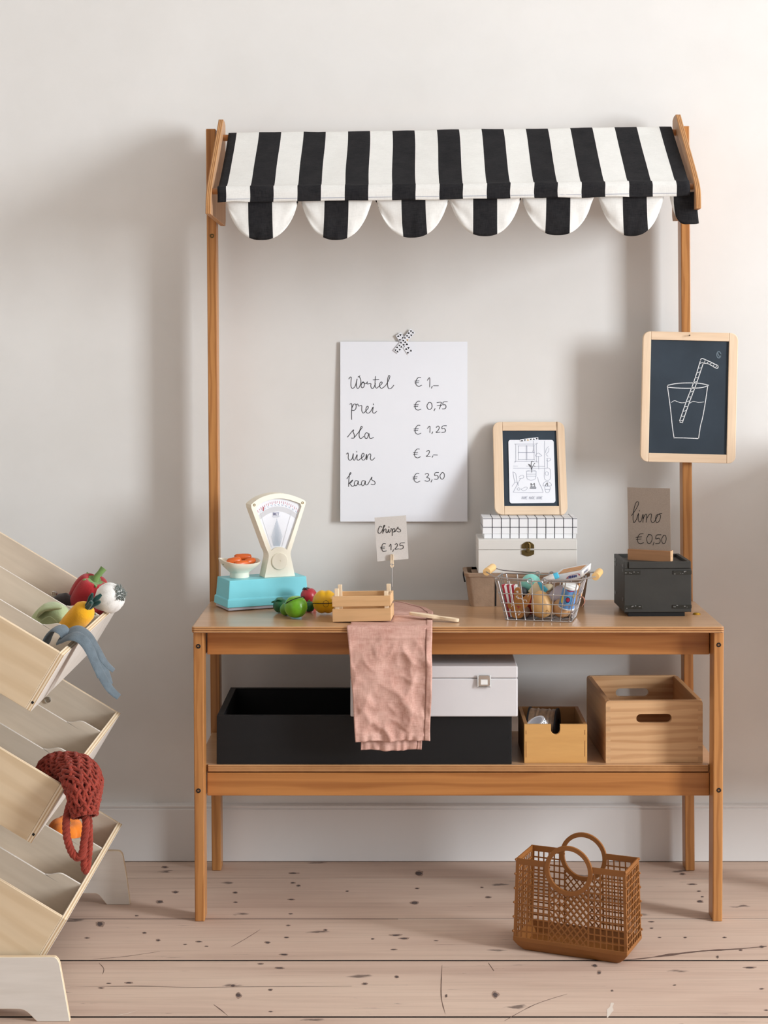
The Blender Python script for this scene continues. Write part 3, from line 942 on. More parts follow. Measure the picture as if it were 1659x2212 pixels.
# ------------------------------------------------------------------ tilted plywood tray rack on the left
rk = thing('tray_rack', (-0.85, -0.62, 0), 'birch plywood rack of three tilted trays standing on two low side legs', 'rack')
ANG = radians(31)
EU = Vector((cos(ANG), 0, -sin(ANG)))
EV = Vector((sin(ANG), 0, cos(ANG)))
EW = Vector((0, 1, 0))
TD = 3.074                                  # depth of the near tray faces
TW, TH, TL = 0.616, 0.1185, 0.60
def trayframe(px, py):
    return frame(P(px, py, TD), EU, EW, EV)   # local x = along the slope, y = away, z = up
trays = []
for it, (px, py) in enumerate(((139, 1416), (141, 1701), (145, 1988))):
    T = trayframe(px, py)
    trays.append(T)
    g = bpy.data.objects.new('tray', None); COL.objects.link(g); g.empty_display_size = .05
    g.parent = rk; g.matrix_basis = rk.matrix_basis.inverted() @ T
    face = [M['birch'], M['birch_edge_y']] if it < 2 else [M['birch'], M['birch_edge_y']]
    dovetail = .011
    B(T).box(-.011, 0, 0, TW, -TH, 0, 0, 1, 'x').build('end_panel', [M['birch_pale'], M['birch_edge_x']], g, bevel=.0007, seg=1)
    B(T).box(-TL, -TL + .011, 0, TW, -TH, 0, 0, 1, 'x').build('end_panel', [M['birch_pale'], M['birch_edge_x']], g)
    B(T).box(-TL + .0112, -.0112, 0, .0095, -TH, 0, 0, 1, 'y').build('front_panel', [M['birch'], M['birch_edge_y']], g, bevel=.0007, seg=1)
    B(T).box(-TL + .0112, -.0112, TW - .0095, TW, -TH, 0, 0, 1, 'y').build('back_panel', [M['birch_in'], M['birch_edge_y']], g, bevel=.0006, seg=1)
    B(T).box(-TL + .0112, -.0112, .0097, TW - .0097, -TH + .006, -TH + .014, 0, 1, 'z').build('tray_floor', [M['birch_in'], M['birch_edge_z']], g)
    for wy in (.185, .418):
        s = [(-.012, -.0004), (-.046, -.0006), (-.054, -.0016), (-.060, -.0045), (-.066, -.0095), (-.072, -.0145), (-.079, -.0180), (-.088, -.0192), (-TL + .0115, -.0192)]
        s = [(p.x, p.y) for p in catmull([(a, b, 0) for a, b in s], 3)]
        loop = s + [(-TL + .0115, -TH + .0142), (-.012, -TH + .0142)]
        B(T).prism(loop, wy, wy + .0058, 'xz', 0, 1).build('divider', [M['birch_in'], M['birch_pale']], g)
    # slot of the fitting in the near end edge and the bolt heads inside
    B(T).box(-.0078, -.0032, -.0004, .002, -TH + .014, -TH + .0185).build('fitting_slot', M['black'], g)
    c = Vector((-.132 if it == 0 else -.150, TW - .0096, -.053))
    bb = B(T).lathe([(.0068, -.0005), (.0068, .0035), (.0052, .0042), (.0046, .0022), (.0016, .0022), (.0016, .0034), (0, .0034)], 16, 0, Matrix.Translation(c) @ Matrix.Rotation(radians(90), 4, 'X'))
    bb.build('bolt_head', M['chrome'], g, smooth=True)
# low side legs, with a foot at each end
def side_leg(d, y0, y1, xr, pxs):
    top = catmull([(PX(p[0], d), 0, PZ(p[1], d)) for p in pxs['top']], 4)
    low = catmull([(PX(p[0], d), 0, PZ(p[1], d)) for p in pxs['arch']], 4)
    loop = [(p.x, max(p.z, .0003)) for p in top]
    loop += [(-1.135, loop[-1][1]), (-1.135, .0003), (-1.07, .0003), (-1.045, PZ(2180, 3.056))] if True else []
    loop += [(p.x, max(p.z, .0003)) for p in low]
    B().prism(loop, y0, y1, 'xz', 0, 1).build('side_leg', [M['birch_pale'], M['birch_edge_y']], rk, bevel=.0008, seg=1)
side_leg(3.056, 3.056 - CD, 3.0665 - CD, 0, {'top': [(151, 2207), (140, 2145), (130, 2090), (127, 2078), (121, 2070), (111, 2067), (60, 2067.5), (-60, 2067.5)],
                                  'arch': [(-20, 2180), (30, 2180), (47, 2181), (58, 2186), (66, 2193), (80, 2207)]})
side_leg(3.694, 3.694 - CD, 3.7045 - CD, 0, {'top': [(281, 1954), (274, 1900), (267, 1858), (264, 1846), (259, 1840), (250, 1838), (215, 1838), (100, 1838)],
                                   'arch': [(120, 1930), (195, 1930), (207, 1930.5), (214, 1934), (220, 1941), (231, 1954.5)]})
bx = max(T.translation.x for T in trays) - TL * cos(ANG)
B().box(-1.152, -1.1355, -.944, -.2955, .0003, 1.12, 0, 1, 'x').build('back_board', [M['birch_pale'], M['birch_edge_x']], rk)

def tp(it, u, w, v):            # point in tray it
    return trays[it] @ Vector((u, w, v))

# ---- plush vegetables in the top tray
def lobed(b, R_, H, n, amp, Mx, dim=.18, mi=0, power=.8, twist=0.0, seg=64, rings=26):
    def fn(a, ph, d):
        l = 1 - amp * (1 - abs(cos(n * (a + twist) / 2)) ** .7) * sin(ph) ** .5
        z = H / 2 * cos(ph)
        r = R_ * (sin(ph) ** power) * l
        dz = -dim * H * math.exp(-(r / (R_ * .34)) ** 2) * (1 if cos(ph) > 0 else -.6)
        return Vector((r * cos(a), r * sin(a), z + dz))
    b.ball((0, 0, 0), 1, seg, rings, mi, fn, Mx)
    return b
ax = Vector((.36, -.32, .88)).normalized()
pc = trays[0] @ Vector((-.0605, .550, -.0045))
pep = thing('plush_pepper', pc - Vector((0, 0, .05)), 'red felt bell pepper with green star calyx in the back of top tray', 'plush vegetable')
Mx = axisframe(pc, ax, 12)
lobed(B(), .0460, .134, 4, .26, Mx @ Matrix.Translation((0, 0, -.0205)), .12, power=.62).build('body', M['red_pepper'], pep, smooth=True, ang=80)
st_ = B()
n = 5
loop = []
for i in range(n * 2):
    a = pi * i / n + .2
    r = .029 if i % 2 == 0 else .0135
    loop.append((r, a))
verts = [(0, 0, .0355)] + [(r * cos(a), r * sin(a), .0365 + (.0035 if r > .02 else .001)) for r, a in loop]
st_.add(verts, [(0, i + 1, (i + 1) % (n * 2) + 1) for i in range(n * 2)], 0, Mx)
cal = st_.build('calyx', M['leaf_felt'], pep, solid=.003)
B().tube([Mx @ Vector(p) for p in ((0, 0, .033), (.002, .001, .046), (.009, .0, .056), (.0155, 0, .066))], [.0075, .0066, .0064, .0074], 12).build('stem', M['leaf_felt'], cal, smooth=True)

gc = trays[0] @ Vector((-.0140, .462, .0335))
gar = thing('plush_garlic', gc - Vector((0, 0, .04)), 'white felt garlic bulb with grey yarn roots on the top tray rim', 'plush vegetable')
gax = (P(273, 1287, 3.54) - P(234, 1306, 3.56)).normalized()
Gm = axisframe(gc, gax)
def gfn(a, ph, d):
    z = cos(ph)
    r = sin(ph) ** .85 * (.0318 if z > -.25 else .0318 * (1 - .5 * min(1, (-z - .25) / .75) ** .8))
    l = 1 - .10 * (1 - abs(cos(4 * a)) ** .5) * (1 if z > 0 else .6)
    return Vector((r * l * cos(a), r * l * sin(a), .027 * z if z > 0 else .046 * z))
B().ball((0, 0, 0), 1, 64, 26, 0, gfn, Gm).build('bulb', M['garlic'], gar, smooth=True, ang=80)
yb = B()
rr = random.Random(3)
for i in range(120):
    r = .0135 * sqrt(rr.random()); a = rr.random() * 2 * pi
    p0 = Vector((r * cos(a), r * sin(a), .0225))
    p1 = p0 + Vector((rr.uniform(-.004, .004) + .25 * p0.x, rr.uniform(-.004, .004) + .25 * p0.y, rr.uniform(.005, .010)))
    pm = (p0 + p1) / 2 + Vector((rr.uniform(-.003, .003), rr.uniform(-.003, .003), 0))
    yb.tube([Gm @ p0, Gm @ pm, Gm @ p1], .0011, 5)
yo = yb.build('root_yarn', M['yarn'], gar, smooth=True); yo['kind'] = 'stuff'

cc = trays[0] @ Vector((-.0375, .295, -.001))
cax = (P(207, 1318, 3.37) - P(163, 1365, 3.40)).normalized()
car = thing('plush_carrot', cc - Vector((0, 0, .06)), 'yellow felt carrot with dark green top leaning in top tray', 'plush vegetable')
Cm = axisframe(cc, cax)
B().lathe([(0, -.075), (.010, -.073), (.0195, -.05), (.0225, -.02), (.0232, 0), (.0229, .012), (.0229, .0135), (.0226, .0265), (.018, .035), (.010, .0395), (0, .0405)], 40, 0, Cm).build('body', M['carrot_felt'], car, smooth=True, ang=80)
lf = B()
for k, (dx, dy) in enumerate(((-.011, -.004), (.0035, -.006), (.010, .004), (-.004, .007))):
    lf.tube([Cm @ Vector(p) for p in ((dx * .3, dy * .3, .037), (dx * .6, dy * .6, .050), (dx * 1.15, dy * 1.1, .062), (dx * 1.7, dy * 1.4, .066 + .002 * k))], [.0052, .005, .0052, .0026], 8)
leafo = lf.build('leaf_top', M['dark_leaf'], car, smooth=True); leafo['kind'] = 'stuff'

# sage lettuce: folded felt cone
sc_ = P(106, 1349, 3.435)
let = thing('plush_lettuce', sc_ - Vector((0, 0, .05)), 'sage green felt lettuce with folded tip in middle of top tray', 'plush vegetable')
def sfn(a, ph, d):
    z = cos(ph)
    r = .0415 * sin(ph) ** .6 * (1 - .22 * max(0, z)) * (1 + .04 * cos(7 * a + 1) * sin(ph))
    return Vector((r * cos(a), r * sin(a) * .85, (.040 if z > 0 else .034) * z))
Sm = frame(P(113, 1344, 3.435), (.95, 0, -.3), (0, 1, 0), (.3, 0, .95))
B().ball((0, 0, 0), 1, 56, 22, 0, sfn, Sm).build('body', M['sage'], let, smooth=True, ang=80)
def ffn(a, ph, d):
    x = .0285 * d.x; y = .027 * d.y; z = .0075 * d.z
    z -= .55 * max(0, -x) * abs(x) / .03 + .35 * max(0, x) * abs(x) / .03
    z += .0022 * noise.noise(Vector((x * 60, y * 60, 2)))
    return Vector((x, y, z))
Fm_ = frame(P(103, 1310.5, 3.405), (.955, -.05, .29), (0, 1, .05), (-.29, 0, .955))
B().ball((0, 0, 0), 1, 40, 16, 0, ffn, Fm_).build('folded_leaf', M['sage'], let, smooth=True, ang=80)
B().tube(catmull([P(84, 1346, 3.392), P(104, 1332, 3.388), P(120, 1342, 3.39), P(136, 1366, 3.40)], 5), .0015, 6).build('leaf_seam', M['sage'], let, smooth=True)

oc = P(126, 1312, 3.61)
au = thing('plush_aubergine', oc - Vector((0, 0, .03)), 'black felt aubergine half hidden in the back of top tray', 'plush vegetable')
Am = axisframe(oc, (-.75, .1, -.55))
B().lathe([(0, -.034), (.016, -.031), (.0225, -.018), (.0240, 0), (.0200, .024), (.012, .04), (0, .046)], 32, 0, Am).build('body', M['aubergine'], au, smooth=True, ang=80)
B().lathe([(.019, .0285), (.0205, .0245), (.0232, .0195), (.0236, .0185), (.0228, .024), (.0135, .0405), (.006, .0462), (0, .0475)], 20, 0, Am).build('calyx', M['leaf_olive'], au, smooth=True)

lc = trays[0] @ Vector((-.030, .385, .001))
lo_ = thing('felt_leaf', lc, 'small olive felt leaf poking out under the garlic', 'plush leaf')
Lm = frame(lc, (.95, -.1, -.15), (.1, .99, 0), (.15, 0, .98))
lv = []
for i in range(13):
    t = i / 12
    wdt = .011 * sin(pi * t) ** .7
    for s in (-1, 0, 1):
        lv.append(Lm @ Vector((-.026 + .04 * t, s * wdt, .003 * s * s - .006 * (t - .5) ** 2)))
fc = []
for i in range(12):
    for s in range(2):
        a = i * 3 + s
        fc.append((a, a + 1, a + 4, a + 3))
B().add(lv, fc).build('blade', M['leaf_olive'], lo_, smooth=True, solid=.003)

# leek hanging over the rim of the near compartment
lk = thing('plush_leek', P(120, 1395, 3.19), 'blue grey felt leek drooping over the front rim of top tray', 'plush vegetable')
B().tube(catmull([P(70, 1447, 3.20), P(86, 1420, 3.19), P(102, 1397, 3.19)], 4), [.0155] * 4 + [.0165] * 5, 18).build('stalk', M['garlic'], lk, smooth=True)
def strap(name, pts, ws, th=.17, wdir=(0, 1, .2)):
    c = catmull(pts, 6)
    n = len(c)
    rs = []
    for i in range(n):
        t = i / (n - 1) * (len(ws) - 1)
        k = min(int(t), len(ws) - 2)
        rs.append(ws[k] + (ws[k + 1] - ws[k]) * (t - k))
    return B().tube(c, rs, 14, flat=(wdir, th)).build(name, M['leek'], lk, smooth=True)
strap('leaf', [P(98, 1392, 3.185), P(106, 1372, 3.18), P(118, 1359, 3.175), P(130, 1358, 3.17), P(139, 1366, 3.168), P(140, 1378, 3.168), P(134, 1387, 3.17)], [.017, .018, .018, .016, .012], .2, (.35, .9, .2))
strap('leaf', [P(128, 1384, 3.19), P(142, 1371, 3.185), P(158, 1363.5, 3.18), P(175, 1366, 3.175), P(192, 1378, 3.17), P(208, 1400, 3.165), P(228, 1432, 3.16), P(246, 1449, 3.16)], [.014, .019, .019, .016, .013, .010, .007], .22, (.1, .9, .35))
strap('leaf', [P(126, 1387, 3.16), P(142, 1379, 3.155), P(160, 1374, 3.15), P(178, 1382, 3.148), P(194, 1404, 3.145), P(212, 1445, 3.142), P(236, 1486, 3.14), P(257, 1506, 3.14)], [.012, .014, .014, .013, .0125, .011, .010, .0075], .24, (.35, .8, .4))
strap('leaf', [P(130, 1386, 3.20), P(150, 1373, 3.20), P(176, 1376, 3.195), P(196, 1402, 3.19), P(207, 1434, 3.185), P(216, 1462, 3.185)], [.012, .013, .012, .011, .010, .008], .22, (.4, .8, .3))
strap('leaf', [P(150, 1372, 3.21), P(176, 1371, 3.21), P(206, 1404, 3.2), P(228, 1448, 3.2), P(240, 1478, 3.2)], [.011, .012, .011, .009, .006], .22, (.3, .8, .3))

# ---- rust-red net bag hanging over the middle tray
nb = thing('net_bag', P(150, 1690, 3.2), 'rust red chunky knotted net bag draped over the middle tray', 'bag')
rr = random.Random(11)
ctrl = catmull([P(96, 1672, 3.20), P(112, 1660, 3.19), P(140, 1662, 3.17), P(166, 1672, 3.13), P(178, 1700, 3.085), P(181, 1732, 3.06), P(184, 1762, 3.05)], 8)
wid = []
for i in range(len(ctrl)):
    t = i / (len(ctrl) - 1)
    wid.append((.018 + .018 * min(1, t * 3)) * (1 if t < .62 else 1 - .34 * (t - .62) / .38))
def bagpt(s, a, off=0.0):
    n = len(ctrl) - 1
    f = max(0, min(n - 1e-6, s * n)); i = int(f); t = f - i
    p = ctrl[i].lerp(ctrl[i + 1], t)
    w = wid[i] + (wid[i + 1] - wid[i]) * t
    tg = (ctrl[min(i + 1, n)] - ctrl[max(i - 1, 0)]).normalized()
    A = Vector((0, 1, 0)); A = (A - tg * A.dot(tg)).normalized(); Bn = tg.cross(A)
    lump = 1 + .12 * noise.noise(p * 40 + Vector((0, a, 0)))
    endf = sqrt(max(0.02, 1 - max(0, .12 - s) ** 2 / .0144))
    return p + (A * cos(a) * (w * lump + off) * 1.05 + Bn * sin(a) * (w * .74 * lump + off)) * endf
core = B()
nS, nA = 24, 18
vv = [bagpt(i / nS, 2 * pi * k / nA, -.007) for i in range(nS + 1) for k in range(nA)]
core.add(vv, [(i * nA + k, i * nA + (k + 1) % nA, (i + 1) * nA + (k + 1) % nA, (i + 1) * nA + k) for i in range(nS) for k in range(nA)] + [tuple(range(nA))[::-1]])
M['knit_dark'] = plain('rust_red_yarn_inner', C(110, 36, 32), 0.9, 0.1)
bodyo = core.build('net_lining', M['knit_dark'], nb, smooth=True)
kn = B()
rows, colsn = 19, 13
for i in range(rows):
    for k in range(colsn):
        s0 = (i + .1 + rr.uniform(-.15, .15)) / rows; a0 = 2 * pi * (k + .5 * (i % 2)) / colsn
        for sg in (-1, 1):
            pts = []
            for q in range(5):
                t = q / 4
                pts.append(bagpt(min(1, s0 + t * 1.25 / rows), a0 + sg * (t - .5) * 2 * pi / colsn * .95 + rr.uniform(-.05, .05), .001 + .0035 * sin(pi * t)))
            rad = rr.uniform(.0027, .0036)
            kn.tube(pts, [rad * .6, rad, rad * 1.08, rad, rad * .6], 7)
ko = kn.build('knotted_yarn', M['knit'], nb, smooth=True); ko['kind'] = 'stuff'
def cord(pts, r, name='handle'):
    c = catmull(pts, 14)
    b = B()
    L = 0
    acc = [0]
    for i in range(1, len(c)):
        L += (c[i] - c[i - 1]).length; acc.append(L)
    for st3 in range(3):
        q = []
        for i, p in enumerate(c):
            tg = (c[min(i + 1, len(c) - 1)] - c[max(i - 1, 0)]).normalized()
            A = Vector((.3, 1, .1)); A = (A - tg * A.dot(tg)).normalized(); Bn = tg.cross(A)
            an = acc[i] / .024 * 2 * pi + st3 * 2 * pi / 3
            q.append(p + A * cos(an) * r * .55 + Bn * sin(an) * r * .55)
        b.tube(q, r * .72, 8)
    return b.build(name, M['knit'], nb, smooth=True)
cord([P(157, 1722, 3.09), P(149, 1745, 3.06), P(143, 1775, 3.04), P(145, 1810, 3.03), P(155, 1840, 3.03), P(167, 1852, 3.03), P(177, 1845, 3.03), P(182, 1815, 3.035), P(186, 1780, 3.04), P(184, 1752, 3.05)], .0058)
cord([P(190, 1750, 3.07), P(192, 1780, 3.06), P(193, 1820, 3.055), P(190, 1860, 3.05), P(186, 1881, 3.048), P(182, 1870, 3.045), P(183, 1830, 3.05), P(186, 1790, 3.06), P(186, 1752, 3.065)], .0056)
cord([P(141, 1690, 3.06), P(156, 1704, 3.045), P(166, 1722, 3.04), P(172, 1735, 3.045), P(182, 1756, 3.05)], .0044, 'drawstring')

# ---- pumpkin in the bottom tray
uc = P(142, 1803, 3.585)
pu = thing('plush_pumpkin', uc - Vector((0, 0, .04)), 'orange felt pumpkin with stitched ribs in the bottom tray', 'plush vegetable')
Pm = axisframe(uc, (.22, -.30, .9), 20)
lobed(B(), .0405, .070, 6, .2, Pm, .1, power=.62).build('body', M['pumpkin'], pu, smooth=True, ang=80)
B().lathe([(.006, .026), (.005, .031), (.0035, .035), (0, .036)], 10, 0, Pm).build('stem', M['leaf_olive'], pu, smooth=True)
tm = P(199, 1833, 3.60)
to = thing('plush_tomato', tm - Vector((0, 0, .03)), 'small red felt tomato mostly hidden behind bottom tray divider', 'plush vegetable')
B().ball((0, 0, 0), (.017, .017, .015), 24, 12, 0, None, Matrix.Translation(tm - Vector((0.004, 0, .012)))).build('body', M['red_pepper'], to, smooth=True)
B().lathe([(0.004, -.0005), (.003, .004), (0, .005)], 8, 0, Matrix.Translation(tm + Vector((-.004, 0, .003)))).build('stem', M['leaf_felt'], to)

# ------------------------------------------------------------------ toy weighing scale
zc_ = ZTOP + .0002
A1 = onz(491.5, 1322, ZTOP); A2 = onz(669, 1309.9, ZTOP)
sd = (A2 - A1); SL = sd.length; sd.normalize(); sn = Vector((-sd.y, sd.x, 0))
SLn, SDp = SL, .094
SF = frame((A1.x, A1.y, zc_), sd, sn, (0, 0, 1))
scl = thing('toy_scale', A1 + sd * SLn / 2 + sn * SDp / 2, 'vintage toy shop scale with turquoise base and cream fan shaped dial', 'scale')
B(SF).box(.003, SLn - .003, .003, SDp - .003, .0016, .0085).build('base_plate', M['alu'], scl, bevel=.001)
for a in (.012, SLn - .012):
    for b_ in (.012, SDp - .012):
        B(SF).lathe([(.004, 0), (.005, .0018), (0, .0018)], 10, 0, Matrix.Translation((a, b_, 0))).build('foot', M['alu'], scl)
HB = .0676
def tap(x0, x1, y0, y1, z): return [(x0, y0, z), (x1, y0, z), (x1, y1, z), (x0, y1, z)]
bb = B(SF)
rings = [tap(-.0005, SLn + .0005, -.0005, SDp + .0005, .0082), tap(.0006, SLn - .0006, .0006, SDp - .0006, .0255), tap(.0032, SLn - .0032, .0032, SDp - .0032, .0262), tap(.0062, SLn - .0062, .0052, SDp - .0052, HB)]
vv = [p for r in rings for p in r]
bb.add(vv, [(i * 4 + k, i * 4 + (k + 1) % 4, (i + 1) * 4 + (k + 1) % 4, (i + 1) * 4 + k) for i in range(3) for k in range(4)] + [(3, 2, 1, 0), (12, 13, 14, 15)])
bb.build('base', M['turq'], scl, bevel=.0016, seg=3)
# housing: outline traced on a plane parallel to the base front
Zb = zc_ + HB + .0002
F0 = onz(571.7, 1248, Zb)
hn = sn
def hp(px, py):
    w = SF.inverted() @ R(px, py, F0, hn)
    return (w.x, w.z)
def zz(x, y): return hp(400 + x / 5.1844, 1040 + y / 5.1844)
arc_o = catmull([(*zz(738, 262), 0), (*zz(775, 228), 0), (*zz(850, 180), 0), (*zz(960, 145), 0), (*zz(1060, 133), 0), (*zz(1160, 146), 0), (*zz(1270, 182), 0), (*zz(1335, 212), 0), (*zz(1352, 238), 0)], 5)
left = catmull([(*zz(1186, 775), 0), (*zz(1180, 812), 0), (*zz(1188, 860), 0)], 3)
right = catmull([(*zz(934, 860), 0), (*zz(934, 812), 0), (*zz(905, 745), 0)], 3)
f0x = zz(890, 1078); f1x = zz(1230, 1060)
outer = [(p.x, p.y) for p in arc_o] + [zz(1342, 275)] + [(p.x, p.y) for p in left] + [(f1x[0], HB + .0003), (f0x[0], HB + .0003)] + [(p.x, p.y) for p in right] + [zz(742, 300)]
win_t = catmull([(*zz(802, 292), 0), (*zz(860, 238), 0), (*zz(960, 202), 0), (*zz(1060, 190), 0), (*zz(1170, 206), 0), (*zz(1290, 248), 0)], 5)
win_b = catmull([(*zz(1142, 765), 0), (*zz(1105, 742), 0), (*zz(1060, 735), 0), (*zz(1010, 745), 0), (*zz(968, 778), 0)], 4)
window = [(p.x, p.y) for p in win_t] + [zz(1302, 280)] + [(p.x, p.y) for p in win_b] + [zz(798, 315)]
fy = (SF.inverted() @ F0).y
B(SF).prism([outer, window], fy, fy + .013, 'xz').build('dial_housing', M['cream'], scl, bevel=.0012)
B(SF).prism([outer], fy + .0131, fy + .036, 'xz').build('rear_housing', M['cream'], scl, bevel=.0012)
def sc2(loop, k, cx, cz): return [((x - cx) * k + cx, (z - cz) * k + cz) for x, z in loop]
cxw = sum(p[0] for p in window) / len(window); czw = sum(p[1] for p in window) / len(window)
face = B(SF).prism([sc2(window, 1.02, cxw, czw)], fy + .0056, fy + .0130, 'xz').build('dial_face', M['paper'], scl)
def fpnt(x, y):
    a = zz(x, y)
    return SF @ Vector((a[0], fy + .0053, a[1]))
M['face_grey'] = plain('grey_print_band', C(206, 206, 210), 0.7, 0.2)
M['face_red'] = plain('pale_red_print', C(206, 120, 140), 0.7, 0.2)
M['face_blue'] = plain('pale_blue_print', C(176, 196, 214), 0.7, 0.2)
def arcp(k, t):      # k: 0 outer scale arc .. 1 grey band bottom, zoom units
    cx, cy = 1052, 1010
    a = radians(-32 + 64 * t)
    r = 800 - 115 * k
    return (cx + r * .97 * sin(a) * .62 * 1.0, cy - r * cos(a) * 1.0)
bnd = B()
n = 20
vv = []
for i in range(n + 1):
    for r in (.62, 1.12):
        vv.append(fpnt(*arcp(r, i / n * .93 + .02)))
bnd.add(vv, [(2 * i, 2 * i + 2, 2 * i + 3, 2 * i + 1) for i in range(n)])
bnd.build('scale_band', M['face_grey'], face)
def fp2(x, y):
    a = zz(x, y); return SF @ Vector((a[0], fy + .0050, a[1]))
ticks = []
for i in range(23):
    t = .04 + .9 * i / 22
    ticks.append([arcp(.12, t), arcp(.25 if i % 2 else .36, t)])
strokes('scale_ticks', ticks, fp2, 2.6, M['face_red'], face)['kind'] = 'stuff'
strokes('scale_numbers', [[arcp(.44, .1 + .8 * i / 10), arcp(.5, .125 + .8 * i / 10)] for i in range(11)], fp2, 4, M['face_blue'], face)['kind'] = 'stuff'
strokes('needle', [[(884, 325), (885, 295)]], fp2, 7, M['red'], face)
dk = [[(995, 352), (995, 382)], [(995, 352), (1004, 358), (1004, 376), (995, 382)], [(1013, 352), (1013, 382)], [(1023, 352), (1023, 382)], [(1036, 352), (1024, 367), (1036, 382)], [(1042, 353), (1060, 353)], [(1051, 353), (1051, 382)]]
strokes('maker_lettering', dk, fp2, 2.6, M['navy'], face, 3)['kind'] = 'stuff'
strokes('maker_underline', [[(982, 392), (1028, 398), (1072, 388)], [(992, 402), (1060, 400)]], fp2, 1.6, M['ink_pale'], face)['kind'] = 'stuff'
st2 = []
for i in range(17):
    x = 955 + 165 * i / 16
    top = 420 + abs(i - 8) * 24
    st2.append([(x * .75 + 1030 * .25 if True else x, top), (1030 + (x - 1030) * .42, 725)])
strokes('weight_lines', st2, fp2, 1.2, M['face_blue'], face)['kind'] = 'stuff'
strokes('weight_lines', [[(845, 340), (975, 740)], [(1205, 325), (1090, 735)]], fp2, 1.6, M['face_grey'], face)['kind'] = 'stuff'
gm, gnt, gbs = mat_new('clear_plastic_window')
gbs.inputs['Base Color'].default_value = (1, 1, 1, 1); gbs.inputs['Roughness'].default_value = 0.05
gbs.inputs['Alpha'].default_value = 0.06
M['clear'] = gm
B(SF).prism([sc2(window, .985, cxw, czw)], fy + .0026, fy + .0031, 'xz').build('clear_window', M['clear'], scl)
dcc = zz(1056, 892)
Dm = SF @ Matrix.Translation((dcc[0], fy, dcc[1])) @ Matrix.Rotation(radians(90), 4, 'X')
B().lathe([(.0192, -.004), (.0192, .0022), (.0182, .0030), (.002, .0030), (.0014, .0022), (0, .0022)], 40, 0, Dm).build('dial_hub', M['cream'], scl, smooth=True, ang=30)
B(SF).box(f0x[0] + .001, f1x[0] - .001, fy - .0004, fy, HB + .0003, HB + .0006).build('housing_foot', M['cream'], scl)
for p in ((774, 264), (1314, 240)):
    c = zz(*p)
    B().lathe([(.0030, -.001), (.0030, .0006), (.0016, .0006), (.0012, -.0004), (0, -.0004)], 14, 0, SF @ Matrix.Translation((c[0], fy, c[1])) @ Matrix.Rotation(radians(90), 4, 'X')).build('screw', M['brass'], scl, smooth=True)

# weighing bowl with carrots
bcn = onz(515.5, 1250, zc_ + HB); bcn = Vector((bcn.x, bcn.y + .021, zc_ + HB + .0003))
bwl = thing('weighing_bowl', bcn, 'cream plastic bowl full of small carrots on the toy scale', 'bowl')
Wb = frame(bcn, sd, sn, (0, 0, 1))
def sq(a, z):
    k = min(1, max(0, (z - .012) / .02))
    c, s = abs(cos(a)), abs(sin(a))
    p = 2 + 1.2 * k
    return (1 / ((c ** p + (s * 1.10) ** p) ** (1 / p))) * 1.0
prof = [(.0215, 0), (.0222, .0012), (.0215, .0105), (.023, .0125), (.0360, .0235), (.0430, .033), (.0450, .0385), (.0438, .0388), (.0405, .032), (.0335, .0235), (.020, .016), (0, .0145)]
bo = B()
bo.lathe(prof, 48, 0, Wb, None, sq)
inv = Wb.inverted()
for i, p in enumerate(bo.v):
    l = inv @ p
    if l.z > .013:
        k = (l.z - .013) / .026
        l.z += k * (.0030 * cos(2 * (math.atan2(l.y, l.x))) - .0016 * l.x / .04 + .002 * l.y / .04)
        bo.v[i] = Wb @ l
bo.build('bowl_body', M['cream'], bwl, smooth=True, ang=50)
cspec = [((-.016, -.010, .0375), (1, -.12, .22), .034, .0098, 'small wooden carrot with green stub lying at left of the scale bowl', True),
         ((.011, .008, .0435), (1, -.2, .05), .040, .0086, 'wooden carrot resting on top of the others in the scale bowl', False),
         ((.000, -.0155, .0320), (1, .16, .02), .040, .0082, 'lowest wooden carrot at the front of the scale bowl', False),
         ((.0215, -.0085, .0355), (1, .30, .16), .030, .0082, 'wooden carrot pointing over the right rim of the scale bowl', False)]
for c, axv, L, r, lab, gr in cspec:
    cw = Wb @ Vector(c)
    aw_ = (Wb.to_3x3() @ Vector(axv)).normalized()
    cr = thing('toy_carrot', cw, lab, 'toy carrot', 'carrots in the scale bowl')
    Mc = axisframe(cw, aw_)
    B().lathe([(0, -L / 2), (r * .7, -L / 2 + .001), (r, -L / 2 + .006), (r * .98, 0), (r * .85, L * .3), (r * .6, L * .45), (0, L * .5)], 20, 0, Mc).build('body', M['carrot'], cr, smooth=True, ang=80)
    if gr:
        B().tube([Mc @ Vector((0, 0, -L / 2)), Mc @ Vector((.001, 0, -L / 2 - .005)), Mc @ Vector((.004, .0, -L / 2 - .008))], .0022, 8).build('stem', M['dgreen'], cr, smooth=True)

# ------------------------------------------------------------------ toy fruit beside the crate
def fruit(name, px, py, d, r, mat, lab, cat, seam=None, stem=None, rz=1.0, zc=None, leaf=None):
    c = P(px, py, d)
    c.z = ZTOP + r * rz + .0002 if zc is None else zc
    t_ = thing(name, (c.x, c.y, ZTOP), lab, cat)
    def fn(a, ph, dd):
        return 1 - .10 * math.exp(-(sin(ph) / .35) ** 2) * (1 if rz < 1.2 else 0)
    B().ball(c, (r, r, r * rz), 36, 22, 0, fn).build('body', M[mat], t_, smooth=True, ang=80)
    return t_, c
ap, c = fruit('toy_apple', 639, 1310, 3.68, .0250, 'apple', 'large shiny green toy apple with a dark cutting seam before the scale', 'toy fruit')
ringm = axisframe(c + Vector((-.002, .0, .013)), (-.35, .28, .9))
B().tube([ringm @ Vector((.0219 * cos(2 * pi * k / 40), .0219 * sin(2 * pi * k / 40), 0)) for k in range(40)], .0009, 6, True).build('seam', M['black'], ap)
